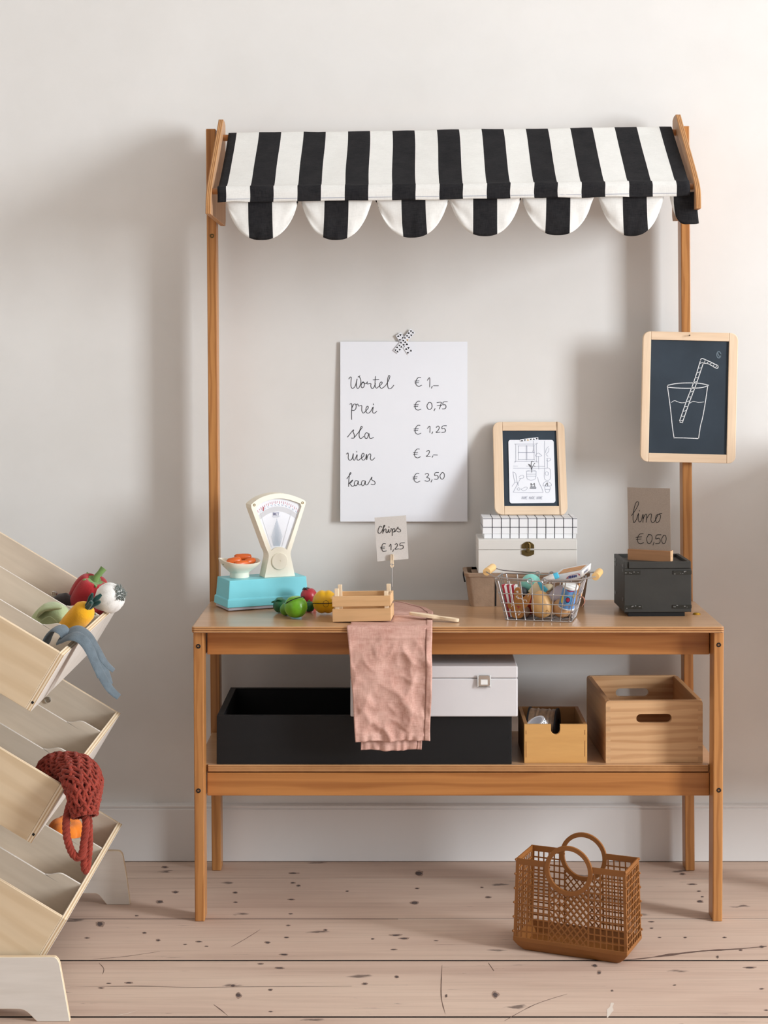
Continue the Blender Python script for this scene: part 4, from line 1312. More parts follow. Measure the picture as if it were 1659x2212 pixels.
lm, c = fruit('toy_lime', 618, 1322, 3.715, .0138, 'lime', 'small green toy lime tucked at the left of the apple', 'toy fruit')
B().lathe([(.002, -.001), (.0016, .0018), (0, .002)], 10, 0, Matrix.Translation(c + Vector((0, 0, .0128)))).build('stem', M['dgreen'], lm)
gp, c = fruit('toy_green_pepper', 606, 1314, 3.752, .0168, 'dgreen', 'dark green toy pepper half hidden behind the small lime', 'toy vegetable')
B().tube([c + Vector((-.012, -.002, .008)), c + Vector((-.0165, -.003, .0085)), c + Vector((-.0195, -.004, .007))], [.0035, .0018, .0015], 8).build('stem', M['dgreen'], gp, smooth=True)
for a in (.4, 1.6, 2.8):
    B().tube(catmull([c + Vector((-.012, -.002, .010)), c + Vector((-.006, -.012 + .006 * a, .0145)), c + Vector((.004, -.015 + .01 * a, .0135))], 4), .004, 8, flat=((0, 1, .3), .3)).build('calyx_leaf', M['dgreen'], gp, smooth=True)
gp2, c = fruit('toy_cucumber', 668, 1318, 3.765, .0125, 'dgreen', 'dark green toy cucumber end showing behind the apple', 'toy vegetable', rz=1.0)
B().lathe([(.0024, 0), (.002, .002), (0, .0024)], 10, 0, Matrix.Translation(c + Vector((0, 0, .0122)))).build('stem', M['lime'], gp2)
rf, c = fruit('toy_tomato', 667, 1297, 3.80, .0185, 'redfruit', 'red toy tomato between the apple and the yellow pepper', 'toy fruit', zc=ZTOP + .031)
c0 = c + Vector((-.006, -.003, .0165))
for k in range(5):
    a = 2 * pi * k / 5
    B().tube([c0, c0 + Vector((.006 * cos(a), .006 * sin(a), .0006)), c0 + Vector((.010 * cos(a), .010 * sin(a), -.0022))], [.0022, .002, .0006], 6).build('calyx_leaf', M['charcoal'], rf, smooth=True)
B().lathe([(.017, -.0308), (.016, -.012), (.012, -.008), (0, -.008)], 20, 0, Matrix.Translation(c)).build('lower_half', M['redfruit'], rf, smooth=True)
ypc = P(702, 1304, 3.738); ypc.z = ZTOP + .0272
yp = thing('toy_yellow_pepper', (ypc.x, ypc.y, ZTOP), 'two lobed yellow toy pepper with a dark seam beside the slatted crate', 'toy vegetable')
def yfn(a, ph, d):
    return 1 - .12 * math.exp(-((d.x + .0) / .22) ** 2) * (.4 + .6 * abs(d.z))
B().ball(ypc, (.0275, .024, .0268), 48, 26, 0, yfn).build('body', M['ypepper'], yp, smooth=True, ang=80)
def ysurf(x, z):
    for i in range(40):
        y = -.03 + i * .0005
        d = Vector((x, y, z)); u = Vector((d.x / .0275, d.y / .024, d.z / .0268)); L = u.length
        if L < yfn(0, 0, u / L): return ypc + Vector((x, y - .0004, z))
    return ypc + Vector((x, -.024, z))
B().tube([ysurf(-.0262 + .0524 * i / 20, -.0012 + .002 * (i / 20)) for i in range(21)], .0009, 6).build('seam', M['black'], yp)
strokes('seam_ring', [[(cos(2 * pi * k / 16), sin(2 * pi * k / 16)) for k in range(17)]], lambda x, y: ysurf(.003 + x * .0062, -.001 + y * .0072), .055, M['black'], yp, 2)

# ------------------------------------------------------------------ linen cloth over the counter edge
lin = thing('linen_cloth', (-.02, -.40, ZTOP), 'crumpled pink linen tea towel hanging over the counter edge', 'cloth')
yE = -.4325
zB = PZ(1601, 3.56)
Lt = .30; Lh = ZTOP + .004 - zB
def crumple(p, k=1.0):
    q = Vector((p[0] * 11, p[1] * 9, k))
    a = noise.noise(q); b = noise.noise(q * 2.1 + Vector((3, 1, 0))); c_ = noise.noise(Vector((p[0] * 30 + p[1] * 14, p[1] * 22 - p[0] * 9, k)))
    d_ = noise.noise(Vector((p[0] * 9 - p[1] * 12, p[0] * 14 + p[1] * 7, k + 5)))
    rg = lambda v, w: max(0, 1 - abs(v) / w) ** 1.3
    return .0075 * rg(a, .35) + .0042 * rg(b, .3) * (.4 + abs(a)) + .0022 * rg(c_, .4) + .0060 * rg(d_, .28) + .006 * (.5 + .5 * noise.noise((p[0] * 6, p[1] * 5, k + 9)))
def edgeX(y):
    """right edge of the part lying on the counter"""
    tab = [(-.45, .0716), (-.345, .0735), (-.26, .077), (-.215, .066), (-.175, .046), (-.14, .024), (-.115, .002)]
    for (a, xa), (b, xb) in zip(tab, tab[1:]):
        if a <= y <= b: return xa + (xb - xa) * (y - a) / (b - a)
    return tab[-1][1]
HEM = .0118
us = [0, HEM * .98, HEM * 1.02] + [HEM * 1.02 + (1 - HEM * 1.02) * 0]  # placeholder
def lin_sheet(name, z_end, xl0, xl1, xr0, xr1, yoff, table, seed, hem):
    total_h = ZTOP + .004 - z_end
    NU, NVt, NVh = 56, (40 if table else 0), 84
    rows = []
    if table:
        rows += [('t', i / NVt) for i in range(NVt)]
        rows += [('c', i / 6) for i in range(6)]
    rows += [('h', i / NVh) for i in range(NVh + 1)]
    cols_ = sorted([i / NU for i in range(NU + 1)] + [.929, .935])
    vv = []
    for kind, t in rows:
        for u in cols_:
            hems = -.0014 if u > .932 else 0.0
            if kind == 't':
                y = -.115 + (yE + .006 + .115) * t
                xr = edgeX(y); xl = -.100
                x = xl + (xr - xl) * u
                under = x < -.012 and -.40 < y < -.26
                z = ZTOP + .0016 - hems + (0 if under else .0060 * abs(noise.noise((x * 16, y * 14, seed))) + .009 * max(0, (u - .55)) * max(0, .8 - t) * (1 - abs(2 * u - 1.55)))
                vv.append((x, y, z))
            elif kind == 'c':
                a = pi / 2 * t
                x = xl0 + (xr0 - xl0) * u
                vv.append((x, yE + .006 - .008 * sin(a) + yoff, ZTOP - .004 + .0062 * cos(a)))
            else:
                z = ZTOP - .004 - (ZTOP - .004 - z_end) * t
                x = xl0 + (xl1 - xl0) * t ** .8 + ((xr0 + (xr1 - xr0) * t) - (xl0 + (xl1 - xl0) * t ** .8)) * u
                x += .0022 * noise.noise((u * 2, z * 18, seed)) * min(1, t * 4)
                amp = min(1, t * 5)
                dy = crumple((x, z), seed) * amp
                # the crease pressed across the cloth near the top
                cr = -.0016 if t < .085 else 0
                hb = -.0014 if (hem and z < z_end + .0135) else 0
                # nearer the foot it gathers in little pleats
                pl = .0016 * sin(u * 42 + 3 * noise.noise((u * 4, 0, seed))) * max(0, (t - .88) / .12)
                zz_ = z + (.0035 * noise.noise((u * 5, 1.3, seed)) if t > .9 else 0)
                vv.append((x, yE - .0012 + yoff - dy * (.75 if table else .35) + cr + hb + hems + pl, zz_))
    b = B()
    W_ = len(cols_)
    b.add(vv, [(j * W_ + i, j * W_ + i + 1, (j + 1) * W_ + i + 1, (j + 1) * W_ + i) for j in range(len(rows) - 1) for i in range(W_ - 1)])
    return b.build(name, M['linen'], lin, smooth=True, ang=89, solid=.0011)
lin_sheet('upper_fold', zB, -.1075, -.0885, .0716, .0675, 0, True, 1.3, True)
lin_sheet('lower_fold', PZ(1622, 3.56), -.096, -.0770, .060, .0500, .0045, False, 4.7, True)

# ------------------------------------------------------------------ little slatted crate
cf0 = P(718.6, 1345, 3.622)
ck = thing('slatted_crate', (-.08, -.34, ZTOP), 'little beech slatted crate standing half on the pink cloth', 'crate')
CM = Matrix.Translation((cf0.x, cf0.y, ZTOP + .0014)) @ Matrix.Rotation(radians(-4.5), 4, 'Z') @ Matrix.Rotation(radians(-1.6), 4, 'Y')
cw, cd, chh = .1245, .0800, .054
t = .0045
def crb(x0, x1, y0, y1, z0, z1, name, mat):
    B(CM).box(x0, x1, y0, y1, z0, z1).build(name, M[mat], ck, bevel=.0006)
for y in (0, cd - t):
    crb(0, cw, y, y + t, .0005, .0272, 'slat', 'beech'); crb(0, cw, y, y + t, .0325, chh, 'slat', 'beech')
for x in (.0005, cw - t - .0005):
    crb(x, x + t, t + .0002, cd - t - .0002, .0005, .0272, 'end_slat', 'beech_z'); crb(x, x + t, t + .0002, cd - t - .0002, .0325, chh, 'end_slat', 'beech_z')
for x in (t + .0007, cw - t - .0007 - .0085):
    for y in (t + .0002, cd - t - .0092):
        hi = .0695 if not (x > .05 and y < .02) else .0625
        crb(x, x + .0085, y, y + .009, .0006, hi, 'corner_post', 'beech_pale')
crb(t + .0003, cw - t - .0003, t + .0003, cd - t - .0003, .0007, .004, 'bottom_slat', 'beech')
# price card in a peg on a wire, clamped to the back right post of the crate
cdp = 3.70
rodx = PX(846.8, cdp)
chd = thing('card_holder', (rodx, cdp - CD, ZTOP + .066), 'thin wire rod with a mini clothes peg rising from the crate', 'card holder')
B().tube([(rodx, cdp - CD + .003, ZTOP + .0655), (rodx + .0003, cdp - CD + .003, PZ(1226, cdp))], .0012, 8).build('rod', M['steel'], chd, smooth=True)
pg = B()
for s in (-1, 1):
    pg.prism([(s * .0006, PZ(1227, cdp)), (s * .0042, PZ(1222, cdp)), (s * .0034, PZ(1212, cdp)), (s * .003, PZ(1198, cdp)), (s * .0008, PZ(1197, cdp)), (s * .0006, PZ(1212, cdp))], cdp - CD - .0045, cdp - CD + .0012, 'xz', 0, None, Matrix.Translation((rodx + .0002, 0, 0)))
po = pg.build('clothes_peg', M['beech_pale'], chd)
B().tube([(rodx - .004, cdp - CD - .002, PZ(1221, cdp)), (rodx + .004, cdp - CD - .005, PZ(1219, cdp)), (rodx - .003, cdp - CD - .0052, PZ(1217, cdp)), (rodx + .004, cdp - CD - .003, PZ(1223, cdp))], .0008, 6).build('peg_spring', M['steel'], po)
cdy = cdp - CD + .0016
pc_ = B().prism([tuple((PX(x, cdp), PZ(y, cdp))) for x, y in ((809, 1118.5), (877, 1113.5), (882.5, 1207.5), (815, 1213))], cdy, cdy + .0009, 'xz').build('price_card', M['grey_card'])
tag(pc_, 'light grey handwritten chips price card held by the mini peg', 'price card')
CH = [
 [(708,238),(690,228),(672,255),(668,290),(680,303),(702,290),(722,250),(740,222),(728,222),(722,270),(718,302)], [(719,295),(735,264),(752,258),(752,288),(765,296),(782,258),(779,285),(790,293),(800,270)], [(783,234),(784,240)],
 [(800,258),(812,256),(818,290),(818,328)], [(816,282),(830,254),(845,258),(842,280),(826,290),(850,282),(878,236),(878,252),(900,262),(906,280),(888,289),(868,280)],
 [(746,414),(724,412),(709,435),(708,470),(722,493),(756,488)], [(694,451),(738,446)], [(696,466),(734,461)],
 [(785,440),(803,416),(805,476)], [(830,476),(823,496)], [(848,420),(864,411),(873,428),(862,450),(846,470),(886,466)], [(946,402),(905,406),(899,432),(925,430),(936,448),(922,466),(897,469)]]
strokes('handwriting', CH, lambda x, y: P(680 + x / 4.8794, 1090 + y / 4.8794, cdp + .0010), 2.9, M['ink_dark'], pc_)['kind'] = 'stuff'

# wooden butter knife lying half on the cloth
kA = onz(886, 1325, ZTOP + .0150); kB = onz(991, 1340, ZTOP + .0046)
kn_ = thing('wooden_knife', (kA + kB) / 2, 'small pale wooden knife resting on the pink cloth edge', 'knife')
kd = (kB - kA); KL = kd.length; kd.normalize()
KF = frame(kA, kd, Vector((0, 0, 1)).cross(kd).normalized(), kd.cross(Vector((0, 0, 1)).cross(kd).normalized()))
kl = [(0, .004), (.012, .0085), (.03, .0105), (.05, .0095), (.06, .0055), (.068, .0038), (.08, .0062), (KL - .008, .007), (KL - .001, .0045), (KL, 0), (KL - .001, -.0045), (KL - .008, -.007), (.08, -.0062), (.068, -.004), (.06, -.0045), (.05, -.0075), (.03, -.008), (.012, -.0065), (0, -.004)]
B(KF).prism([(p.x, p.y) for p in catmull([(a, b_, 0) for a, b_ in kl], 3, True)], -.0032, .0032, 'xy').build('blade_and_handle', M['beech_pale'], kn_, bevel=.0008)

# ------------------------------------------------------------------ pulp crate, two boxes and a small slate at the back
px0, px1 = PX(1015.5, 3.85), PX(1262, 3.85)
pz0, pz1 = ZTOP + .0002, PZ(1238.5, 3.835)
pulp = thing('pulp_crate', ((px0 + px1) / 2, -.10, ZTOP), 'brown moulded pulp crate with rolled rim under the white boxes', 'crate')
def taper(z): return .010 * (z - pz0) / (pz1 - pz0)
def pring(z, e, r=.012):
    k = taper(z) + e
    return [(x, y, z) for x, y in rrect(px0 - k, px1 + k, 3.846 - CD - k * .6, -.052 + 0 * k, r, 4)]
lv = [pring(pz0, 0), pring(pz1 - .009, 0), pring(pz1 - .0085, .0035), pring(pz1 - .001, .004), pring(pz1, .002), pring(pz1, -.005), pring(pz1 - .006, -.006), pring(pz0 + .006, -.006)]
n = len(lv[0])
b = B(); vv = [p for r in lv for p in r]
b.add(vv, [(i * n + k, i * n + (k + 1) % n, (i + 1) * n + (k + 1) % n, (i + 1) * n + k) for i in range(len(lv) - 1) for k in range(n)] + [tuple(range(n))[::-1], tuple((len(lv) - 1) * n + k for k in range(n))])
b.build('shell', M['pulp'], pulp, smooth=True, ang=35)
B().box(px0 + .006, px1 - .006, 3.846 - CD + .006, -.062, pz1 - .012, pz1 - .0046).build('inner_board', M['pulp'], pulp)
cordm = B().tube(catmull([(px0 - .0125, -.10, pz1 - .004), (px0 - .0135, -.11, pz1 - .010), (px0 - .0118, -.125, pz1 - .020), (px0 - .0105, -.128, pz1 - .024)], 5), .0018, 8)
cordm.build('rope_handle', M['black'], pulp, smooth=True)
gx = PX(1070.5, 3.846)
gy_ = lambda z: 3.846 - CD - taper(z) * .6
za_, zb_ = pz0 + .001, pz1 - .0095
B().hexa([(gx - .0018, gy_(za_) - .0007, za_), (gx + .0018, gy_(za_) - .0007, za_), (gx + .0018, gy_(za_) + .003, za_), (gx - .0018, gy_(za_) + .003, za_)], [(gx - .0018, gy_(zb_) - .0007, zb_), (gx + .0018, gy_(zb_) - .0007, zb_), (gx + .0018, gy_(zb_) + .003, zb_), (gx - .0018, gy_(zb_) + .003, zb_)]).build('corner_groove', M['black'], pulp)

wd0 = 3.838
wx0, wx1 = PX(1033, wd0), PX(1246.5, wd0)
wz0_, wz1_ = pz1 + .0003, PZ(1165.7, wd0)
wl = PZ(1188, wd0)
wb_ = thing('white_clasp_box', ((wx0 + wx1) / 2, -.09, wz0_), 'off-white wooden box with bronze clasp standing on the pulp crate', 'box')
B().box(wx0, wx1, wd0 - CD, -.040, wz0_, wl - .0003).build('body', M['whitebox'], wb_, bevel=.001)
B().box(wx0, wx1, wd0 - CD, -.040, wl + .0003, wz1_).build('lid', M['whitebox'], wb_, bevel=.001)
yc = wd0 - CD
def wq(x, y): return (PX(980 + x / 4.608, wd0), PZ(1080 + y / 4.608, wd0))
cu = [wq(*p) for p in ((675, 482), (677, 445), (700, 428), (722, 415), (758, 415), (780, 428), (800, 445), (802, 482))]
cl_ = [wq(*p) for p in ((675, 500), (802, 500), (800, 540), (775, 552), (740, 562), (705, 552), (677, 540))]
ca = B().prism([cu], yc - .0016, yc - .0002, 'xz').build('clasp', M['brass'], wb_, bevel=.0004)
B().prism([cl_], yc - .0016, yc - .0002, 'xz').build('clasp_plate', M['brass'], ca, bevel=.0004)
kx, kz = wq(740, 498)
B().prism([stadium(kx, 0, .0001 + .0082, .0082)], yc - .0045, yc - .0015, 'xz', M=Matrix.Translation((0, 0, kz - .001))).build('clasp_knob', M['brass'], ca, bevel=.001)
ux, uz = wq(742, 462)
B().tube([(ux - .0032, yc - .0032, uz - .008), (ux - .0032, yc - .0036, uz + .005), (ux, yc - .0038, uz + .008), (ux + .0032, yc - .0036, uz + .005), (ux + .0032, yc - .0032, uz - .008)], .0012, 8).build('clasp_hasp', M['brass'], ca, smooth=True)

gd0 = 3.856
ggx0, ggx1 = PX(1043, gd0), PX(1247, gd0)
ggz0, ggz1 = wz1_ + .0003, PZ(1119.5, gd0)
gy0, gy1 = gd0 - CD, -.046
gl = PZ(1153, gd0)
gb = thing('grid_box', ((ggx0 + ggx1) / 2, -.09, ggz0), 'flat white box with black grid lines on the clasp box', 'box')
B().box(ggx0 + .003, ggx1 - .003, gy0 + .002, gy1 - .002, ggz0, gl).build('body', M['whitegrid'], gb, bevel=.0006)
lid = B().box(ggx0, ggx1, gy0, gy1, gl, ggz1).build('lid', M['whitegrid'], gb, bevel=.0006)
ln = B()
w_ = .0008
xs = [PX(980 + x / 4.608, gd0) for x in (385, 474, 562, 652, 741, 829, 918, 1006, 1095, 1184)]
for x in xs:
    ln.box(x - w_, x + w_, gy0 - .00025, gy0, gl + .0004, ggz1 - .0002); ln.box(x - w_, x + w_, gy0 + .0018, gy0 + .0019, ggz0 + .0004, gl)
    ln.box(x - w_, x + w_, gy0, gy1, ggz1 - .0001, ggz1 + .00012)
for y in (1120.6, 1139, ):
    ln.box(ggx0 + .0003, ggx1 - .0003, gy0 - .00025, gy0, PZ(y, gd0) - w_ * .8, PZ(y, gd0) + w_ * .8)
lno = ln.build('grid_print', M['line'], gb); lno['kind'] = 'stuff'
for z in (PZ(1139, gd0),):
    B().box(ggx0 - .00025, ggx0, gy0, gy1, z - w_, z + w_).build('grid_print', M['line'], lid)
for y in (-.07, -.095, -.12):
    B().box(ggx0 - .00025, ggx0, y - w_, y + w_, gl + .0004, ggz1 - .0002).build('grid_print', M['line'], lid)
    B().box(ggx0, ggx1, y - w_, y + w_, ggz1 - .0001, ggz1 + .0001).build('grid_print', M['line'], lid)

def slate_board(name, corners, inner, p0, nrm, label, thick, rad, rail_w=None):
    """corners/inner: TL, TR, BR, BL pixels; built on the plane p0, nrm"""
    TLw, TRw, BRw, BLw = [R(x, y, p0, nrm) for x, y in corners]
    ex = (TRw - TLw).normalized(); nz_ = Vector(nrm).normalized()
    ez = nz_.cross(ex) * (1 if (nz_.cross(ex)).z > 0 else -1)
    ez.normalize()
    ey = ez.cross(ex)
    Fm = frame(BLw, ex, ey, ez)
    iv = Fm.inverted()
    Wd = ((TRw - TLw).length + (BRw - BLw).length) / 2; Hd = ((TLw - BLw).length + (TRw - BRw).length) / 2
    I = [iv @ R(x, y, p0, nrm) for x, y in inner]
    ix0, ix1 = (I[0].x + I[3].x) / 2, (I[1].x + I[2].x) / 2
    iz0, iz1 = (I[2].z + I[3].z) / 2, (I[0].z + I[1].z) / 2
    t_ = thing(name, BLw + ex * Wd / 2, label, 'chalkboard')
    r = rad
    def cn(cx, cz, a0): return [(cx + r * cos(radians(a0 + 90 * k / 6)), cz + r * sin(radians(a0 + 90 * k / 6))) for k in range(7)]
    le = cn(r, Hd - r, 90) + cn(r, r, 180)
    B(Fm).prism(le + [(ix0 - .0002, 0), (ix0 - .0002, Hd)], 0, thick, 'xz').build('frame_stile', M['slate_frame_z'], t_, bevel=.0012)
    ri_ = cn(Wd - r, r, 270) + cn(Wd - r, Hd - r, 0)
    B(Fm).prism(ri_ + [(ix1 + .0002, Hd), (ix1 + .0002, 0)], 0, thick, 'xz').build('frame_stile', M['slate_frame_z'], t_, bevel=.0012)
    B(Fm).box(ix0, ix1, 0, thick, 0, iz0).build('frame_rail', M['slate_frame'], t_, bevel=.001)
    B(Fm).box(ix0, ix1, 0, thick, iz1, Hd).build('frame_rail', M['slate_frame'], t_, bevel=.001)
    sl = B(Fm).box(ix0 - .001, ix1 + .001, thick * .3, thick * .62, iz0 - .001, iz1 + .001).build('slate', M['slate'], t_)
    return t_, sl, Fm, thick * .3
# the small slate leans on the wall from the grid box
pB = R(1147, 1111.3, (0, 0, ggz1 + .0026), (0, 0, 1))
pT = P(1147, 911, CD + WY - .014)
nrm = Vector((1, 0, 0)).cross(pT - pB)
s1, sl1, F1, y1_ = slate_board('small_chalkboard', [(1070, 911), (1226.5, 911), (1224.5, 1111.3), (1068.8, 1111.3)], [(1087.7, 929.6), (1207.8, 930.2), (1208.5, 1093), (1087.2, 1092.8)], pB, nrm,
    'small wood framed chalkboard with a postcard leaning above the grid box', .0085, .0175)
iv1 = F1.inverted()
def on1(off):
    def f(x, y):
        w = iv1 @ R(1040 + x / 7.5409, 890 + y / 7.5409, pB, nrm)
        return F1 @ Vector((w.x, y1_ - off, w.z))
    return f
cc4 = [on1(.0006)(*p) for p in rrect(0, 1, 0, 1, .001, 1)][:0]
card_loop = catmull([], 1)
def quadpt(u, v):
    TL, TR, BR, BL = Vector((438, 452)), Vector((1176, 452)), Vector((1208, 1476)), Vector((460, 1486))
    return TL.lerp(TR, u).lerp(BL.lerp(BR, u), v)
rl = []
for x, y in rrect(0, 1, 0, 1.42, .052, 4):
    p = quadpt(x, 1 - y / 1.42); rl.append(p)
b = B(); f_, g_ = on1(.0016), on1(.0008)
n = len(rl)
b.add([f_(*p) for p in rl] + [g_(*p) for p in rl], [tuple(range(n)), tuple(range(n, 2 * n))[::-1]] + [(k, (k + 1) % n, n + (k + 1) % n, n + k) for k in range(n)])
pcard = b.build('postcard', M['paper'])
tag(pcard, 'white line-drawn postcard with rounded corners taped to the small chalkboard', 'postcard')
D = []
def rect(x0, y0, x1, y1): D.append([(x0, y0), (x0, y0), (x1, y0), (x1, y0), (x1, y1), (x1, y1), (x0, y1), (x0, y1), (x0, y0)])
rect(560, 520, 895, 800); rect(605, 550, 730, 655); rect(742, 550, 860, 655); rect(605, 662, 730, 772); rect(742, 662, 860, 772)
D += [[(848, 470), (848, 615)], [(835, 640), (848, 615), (862, 640), (850, 655), (835, 640)], [(880, 715), (895, 685), (930, 668), (965, 690), (985, 712), (930, 720), (880, 715)], [(932, 722), (936, 930)],
      [(1030, 470), (1030, 900)], [(520, 880), (590, 880)], [(730, 880), (1030, 885)], [(520, 915), (1030, 918)],
      [(735, 960), (740, 1070), (780, 1105), (840, 1105), (885, 1075), (892, 960)], [(735, 960), (812, 945), (892, 960), (812, 975), (735, 960)], [(740, 1010), (890, 1010)], [(742, 1045), (888, 1045)],
      [(520, 1305), (600, 1150), (640, 1080)], [(520, 1305), (760, 1315), (1005, 1308)], [(1005, 1308), (985, 1240), (940, 1150), (915, 1060)],
      [(650, 1255), (720, 1220), (752, 1240), (690, 1285), (650, 1255)], [(580, 1250), (610, 1230), (630, 1255), (605, 1275), (580, 1250)],
      [(515, 975), (560, 1005), (580, 1130), (590, 1170)], [(515, 975), (530, 1080), (545, 1140), (500, 1210)], [(545, 1140), (590, 1150), (600, 1200)],
      [(1045, 660), (1060, 600), (1095, 560)], [(1050, 690), (1095, 640), (1100, 590)], [(1060, 700), (1085, 720)], [(1060, 760), (1110, 750), (1130, 780), (1090, 800), (1060, 785)],
      [(1030, 920), (1030, 1090), (1120, 1095), (1118, 925), (1030, 920)], [(1040, 990), (1060, 970), (1090, 985), (1085, 1025), (1050, 1025), (1040, 990)], [(1075, 760), (1075, 910)],
      [(1005, 1200), (1020, 1150), (1070, 1130), (1130, 1160), (1135, 1200), (1005, 1200)], [(1030, 1215), (1050, 1305), (1100, 1305), (1120, 1215), (1030, 1215)], [(1040, 1260), (1112, 1260)],
      [(610, 1060), (650, 1030), (690, 1040), (680, 1075), (620, 1080)]]
strokes('line_drawing', D, on1(.0019), 2.6, M['ink_pale'], pcard, 3)['kind'] = 'stuff'
D2 = [[(815, 930), (800, 870), (765, 850)], [(815, 930), (810, 860), (818, 800)], [(818, 930), (845, 870), (870, 830)], [(820, 980), (822, 930)], [(835, 800), (842, 806)], [(860, 880), (874, 885)], [(775, 860), (795, 895)],
      [(800, 1215), (880, 1215)], [(795, 1232), (890, 1232)], [(790, 1245), (888, 1245)], [(812, 1205), (806, 1160), (835, 1190), (862, 1158), (868, 1205)], [(1040, 1200), (1075, 1150), (1080, 1200)]]
strokes('line_drawing', D2, on1(.0020), 4.0, M['charcoal'], pcard, 3)['kind'] = 'stuff'
def caps(txt, x0, y0, w, h, sk):
    G = {'H': [[(0, 0), (0, 1)], [(1, 0), (1, 1)], [(0, .5), (1, .5)]], 'O': [[(.5, 0), (0, .3), (0, .7), (.5, 1), (1, .7), (1, .3), (.5, 0)]], 'M': [[(0, 1), (.1, 0), (.5, .6), (.9, 0), (1, 1)]],
         'E': [[(1, 0), (0, 0), (0, 1), (1, 1)], [(0, .5), (.8, .5)]], 'A': [[(0, 1), (.5, 0), (1, 1)], [(.2, .6), (.8, .6)]], 'D': [[(0, 0), (0, 1)], [(0, 0), (.8, .2), (1, .5), (.8, .8), (0, 1)]]}
    out = []
    for i, ch in enumerate(txt):
        for L in G.get(ch, []):
            L2 = []
            for a, b_ in L: L2.append((x0 + i * w + a * w * .62 + (1 - b_) * sk, y0 + b_ * h))
            out.append(L2)
    return out
strokes('lettering', caps('HOME MADE HOME', 655, 1375, 24.5, 42, 6), on1(.0019), 2.0, M['ink_pale'], pcard, 2)['kind'] = 'stuff'
wt = washi('tape_strip', (636, 466), (926, 432), 44, on1(.0024), None, None, 1, {(2, 0)})
tag(wt, 'short patterned tape strip holding the postcard to small chalkboard', 'tape')

# ------------------------------------------------------------------ large slate hung on the right post
pS = Vector((0, -.0830, 1.0)); nS_ = (0, 1, 0)
s2, sl2, F2, y2_ = slate_board('large_chalkboard', [(1386, 715), (1592.3, 719.5), (1587.5, 1001), (1383.5, 997)], [(1406.2, 733.6), (1574.5, 737.6), (1570, 981.8), (1402, 979.2)], pS, nS_,
    'large wood framed chalkboard with a drawn lemonade glass on right post', .0135, .0165)
iv2 = F2.inverted()
def on2(x, y):
    w = iv2 @ R(1300 + x / 3.206, 690 + y / 3.206, pS, nS_)
    return F2 @ Vector((w.x, y2_ - .0006, w.z))
GL = [[(455,457),(520,444),(600,440),(680,443),(742,456)], [(460,470),(520,475),(600,477),(690,473),(740,458)], [(455,457),(475,600),(490,740),(502,822)], [(735,462),(718,580),(700,680),(685,740),(672,826)],
      [(502,820),(590,822),(672,826)], [(685,285),(640,430),(590,560),(538,710)], [(705,302),(655,450),(610,570),(560,714)], [(538,710),(560,716)], [(685,287),(695,271),(740,288),(808,321)], [(703,304),(740,308),(798,339),(808,321)]]
strokes('chalk_drawing', GL, on2, 2.8, M['chalk'], sl2)['kind'] = 'stuff'
GS = [[(484,575),(505,563),(530,572),(555,578),(582,575)], [(612,580),(635,568),(670,575),(708,572)]]
for i in range(13):
    t = i / 12
    xa, ya = 685 + (541 - 685) * t, 300 + (702 - 300) * t
    GS.append([(xa - 1, ya + 4), (xa + 20, ya - 4 + (6 if i % 2 else 0))])
GS += [[(718,278),(712,302)], [(740,290),(728,306)], [(762,302),(744,312)], [(783,312),(768,324)], [(800,320),(786,336)]]
strokes('chalk_drawing', GS, on2, 1.8, M['chalk'], sl2)['kind'] = 'stuff'
strokes('chalk_smudge', [[(812 + 14 * cos(a), 245 + 22 * sin(a)) for a in [2 * pi * k / 10 for k in range(11)]], [(806, 238), (812, 250), (818, 258)]], on2, 3.4, M['chalk_faint'], sl2)
nl = F2 @ (iv2 @ R(1490.5, 725, pS, nS_))
B().tube([nl + Vector((0, .003, 0)), nl + Vector((-.002, -.009, .001))], .0013, 8).build('nail', M['black'], s2, smooth=True)

# ------------------------------------------------------------------ black box with the lemonade card
bd0 = 3.705
ux0, ux1 = PX(1348, bd0), PX(1494, bd0)
uz0, uz1 = PZ(1322.5, bd0), PZ(1213.5, bd0)
uy0, uy1 = bd0 - CD, bd0 - CD + .142
bx_ = thing('black_box', ((ux0 + ux1) / 2, (uy0 + uy1) / 2, ZTOP), 'worn black painted wooden box with recessed lid under lemonade card', 'box')
BX = Matrix.Translation(((ux0 + ux1) / 2, uy0, 0)) @ Matrix.Rotation(radians(1.6), 4, 'Z') @ Matrix.Translation((-(ux0 + ux1) / 2, -uy0, 0))
t = .008
rimh = uz1
B(BX).box(ux0, ux1, uy0 + .0005, uy1, uz0, uz1 - .0145).build('body', M['blackbox'], bx_, bevel=.0012)
B(BX).box(ux0 + .0095, ux1 - .0015, uy0 - .002, uy0 + .008, uz1 - .0140, uz1).build('lid_front_lip', M['blackbox'], bx_, bevel=.0008)
B(BX).box(ux0, ux0 + .008, uy0, uy1, uz1 - .0144, uz1 + .0005).build('rim_board', M['blackbox'], bx_, bevel=.0008)
B(BX).box(ux1 - .008, ux1, uy0 + .0082, uy1, uz1 - .0144, uz1 + .0005).build('rim_board', M['blackbox'], bx_, bevel=.0008)
B(BX).box(ux0 + .0082, ux1 - .0082, uy1 - .008, uy1, uz1 - .0144, uz1 + .0005).build('rim_board', M['blackbox'], bx_, bevel=.0008)
B(BX).box(ux0 + .0082, ux1 - .0082, uy0 + .0082, uy1 - .0082, uz1 - .0142, uz1 - .0062).build('lid_panel', M['blackbox'], bx_)
B(BX).box(ux0 + .010, ux1 - .014, uy0 + .004, uy1 - .006, ZTOP + .0002, uz0 - .0001).build('foot_block', M['raven'], bx_)
M['strap'] = plain('dark_metal_strap', C(48, 47, 42), 0.4, 0.5, .3, var=.3, vscale=200)
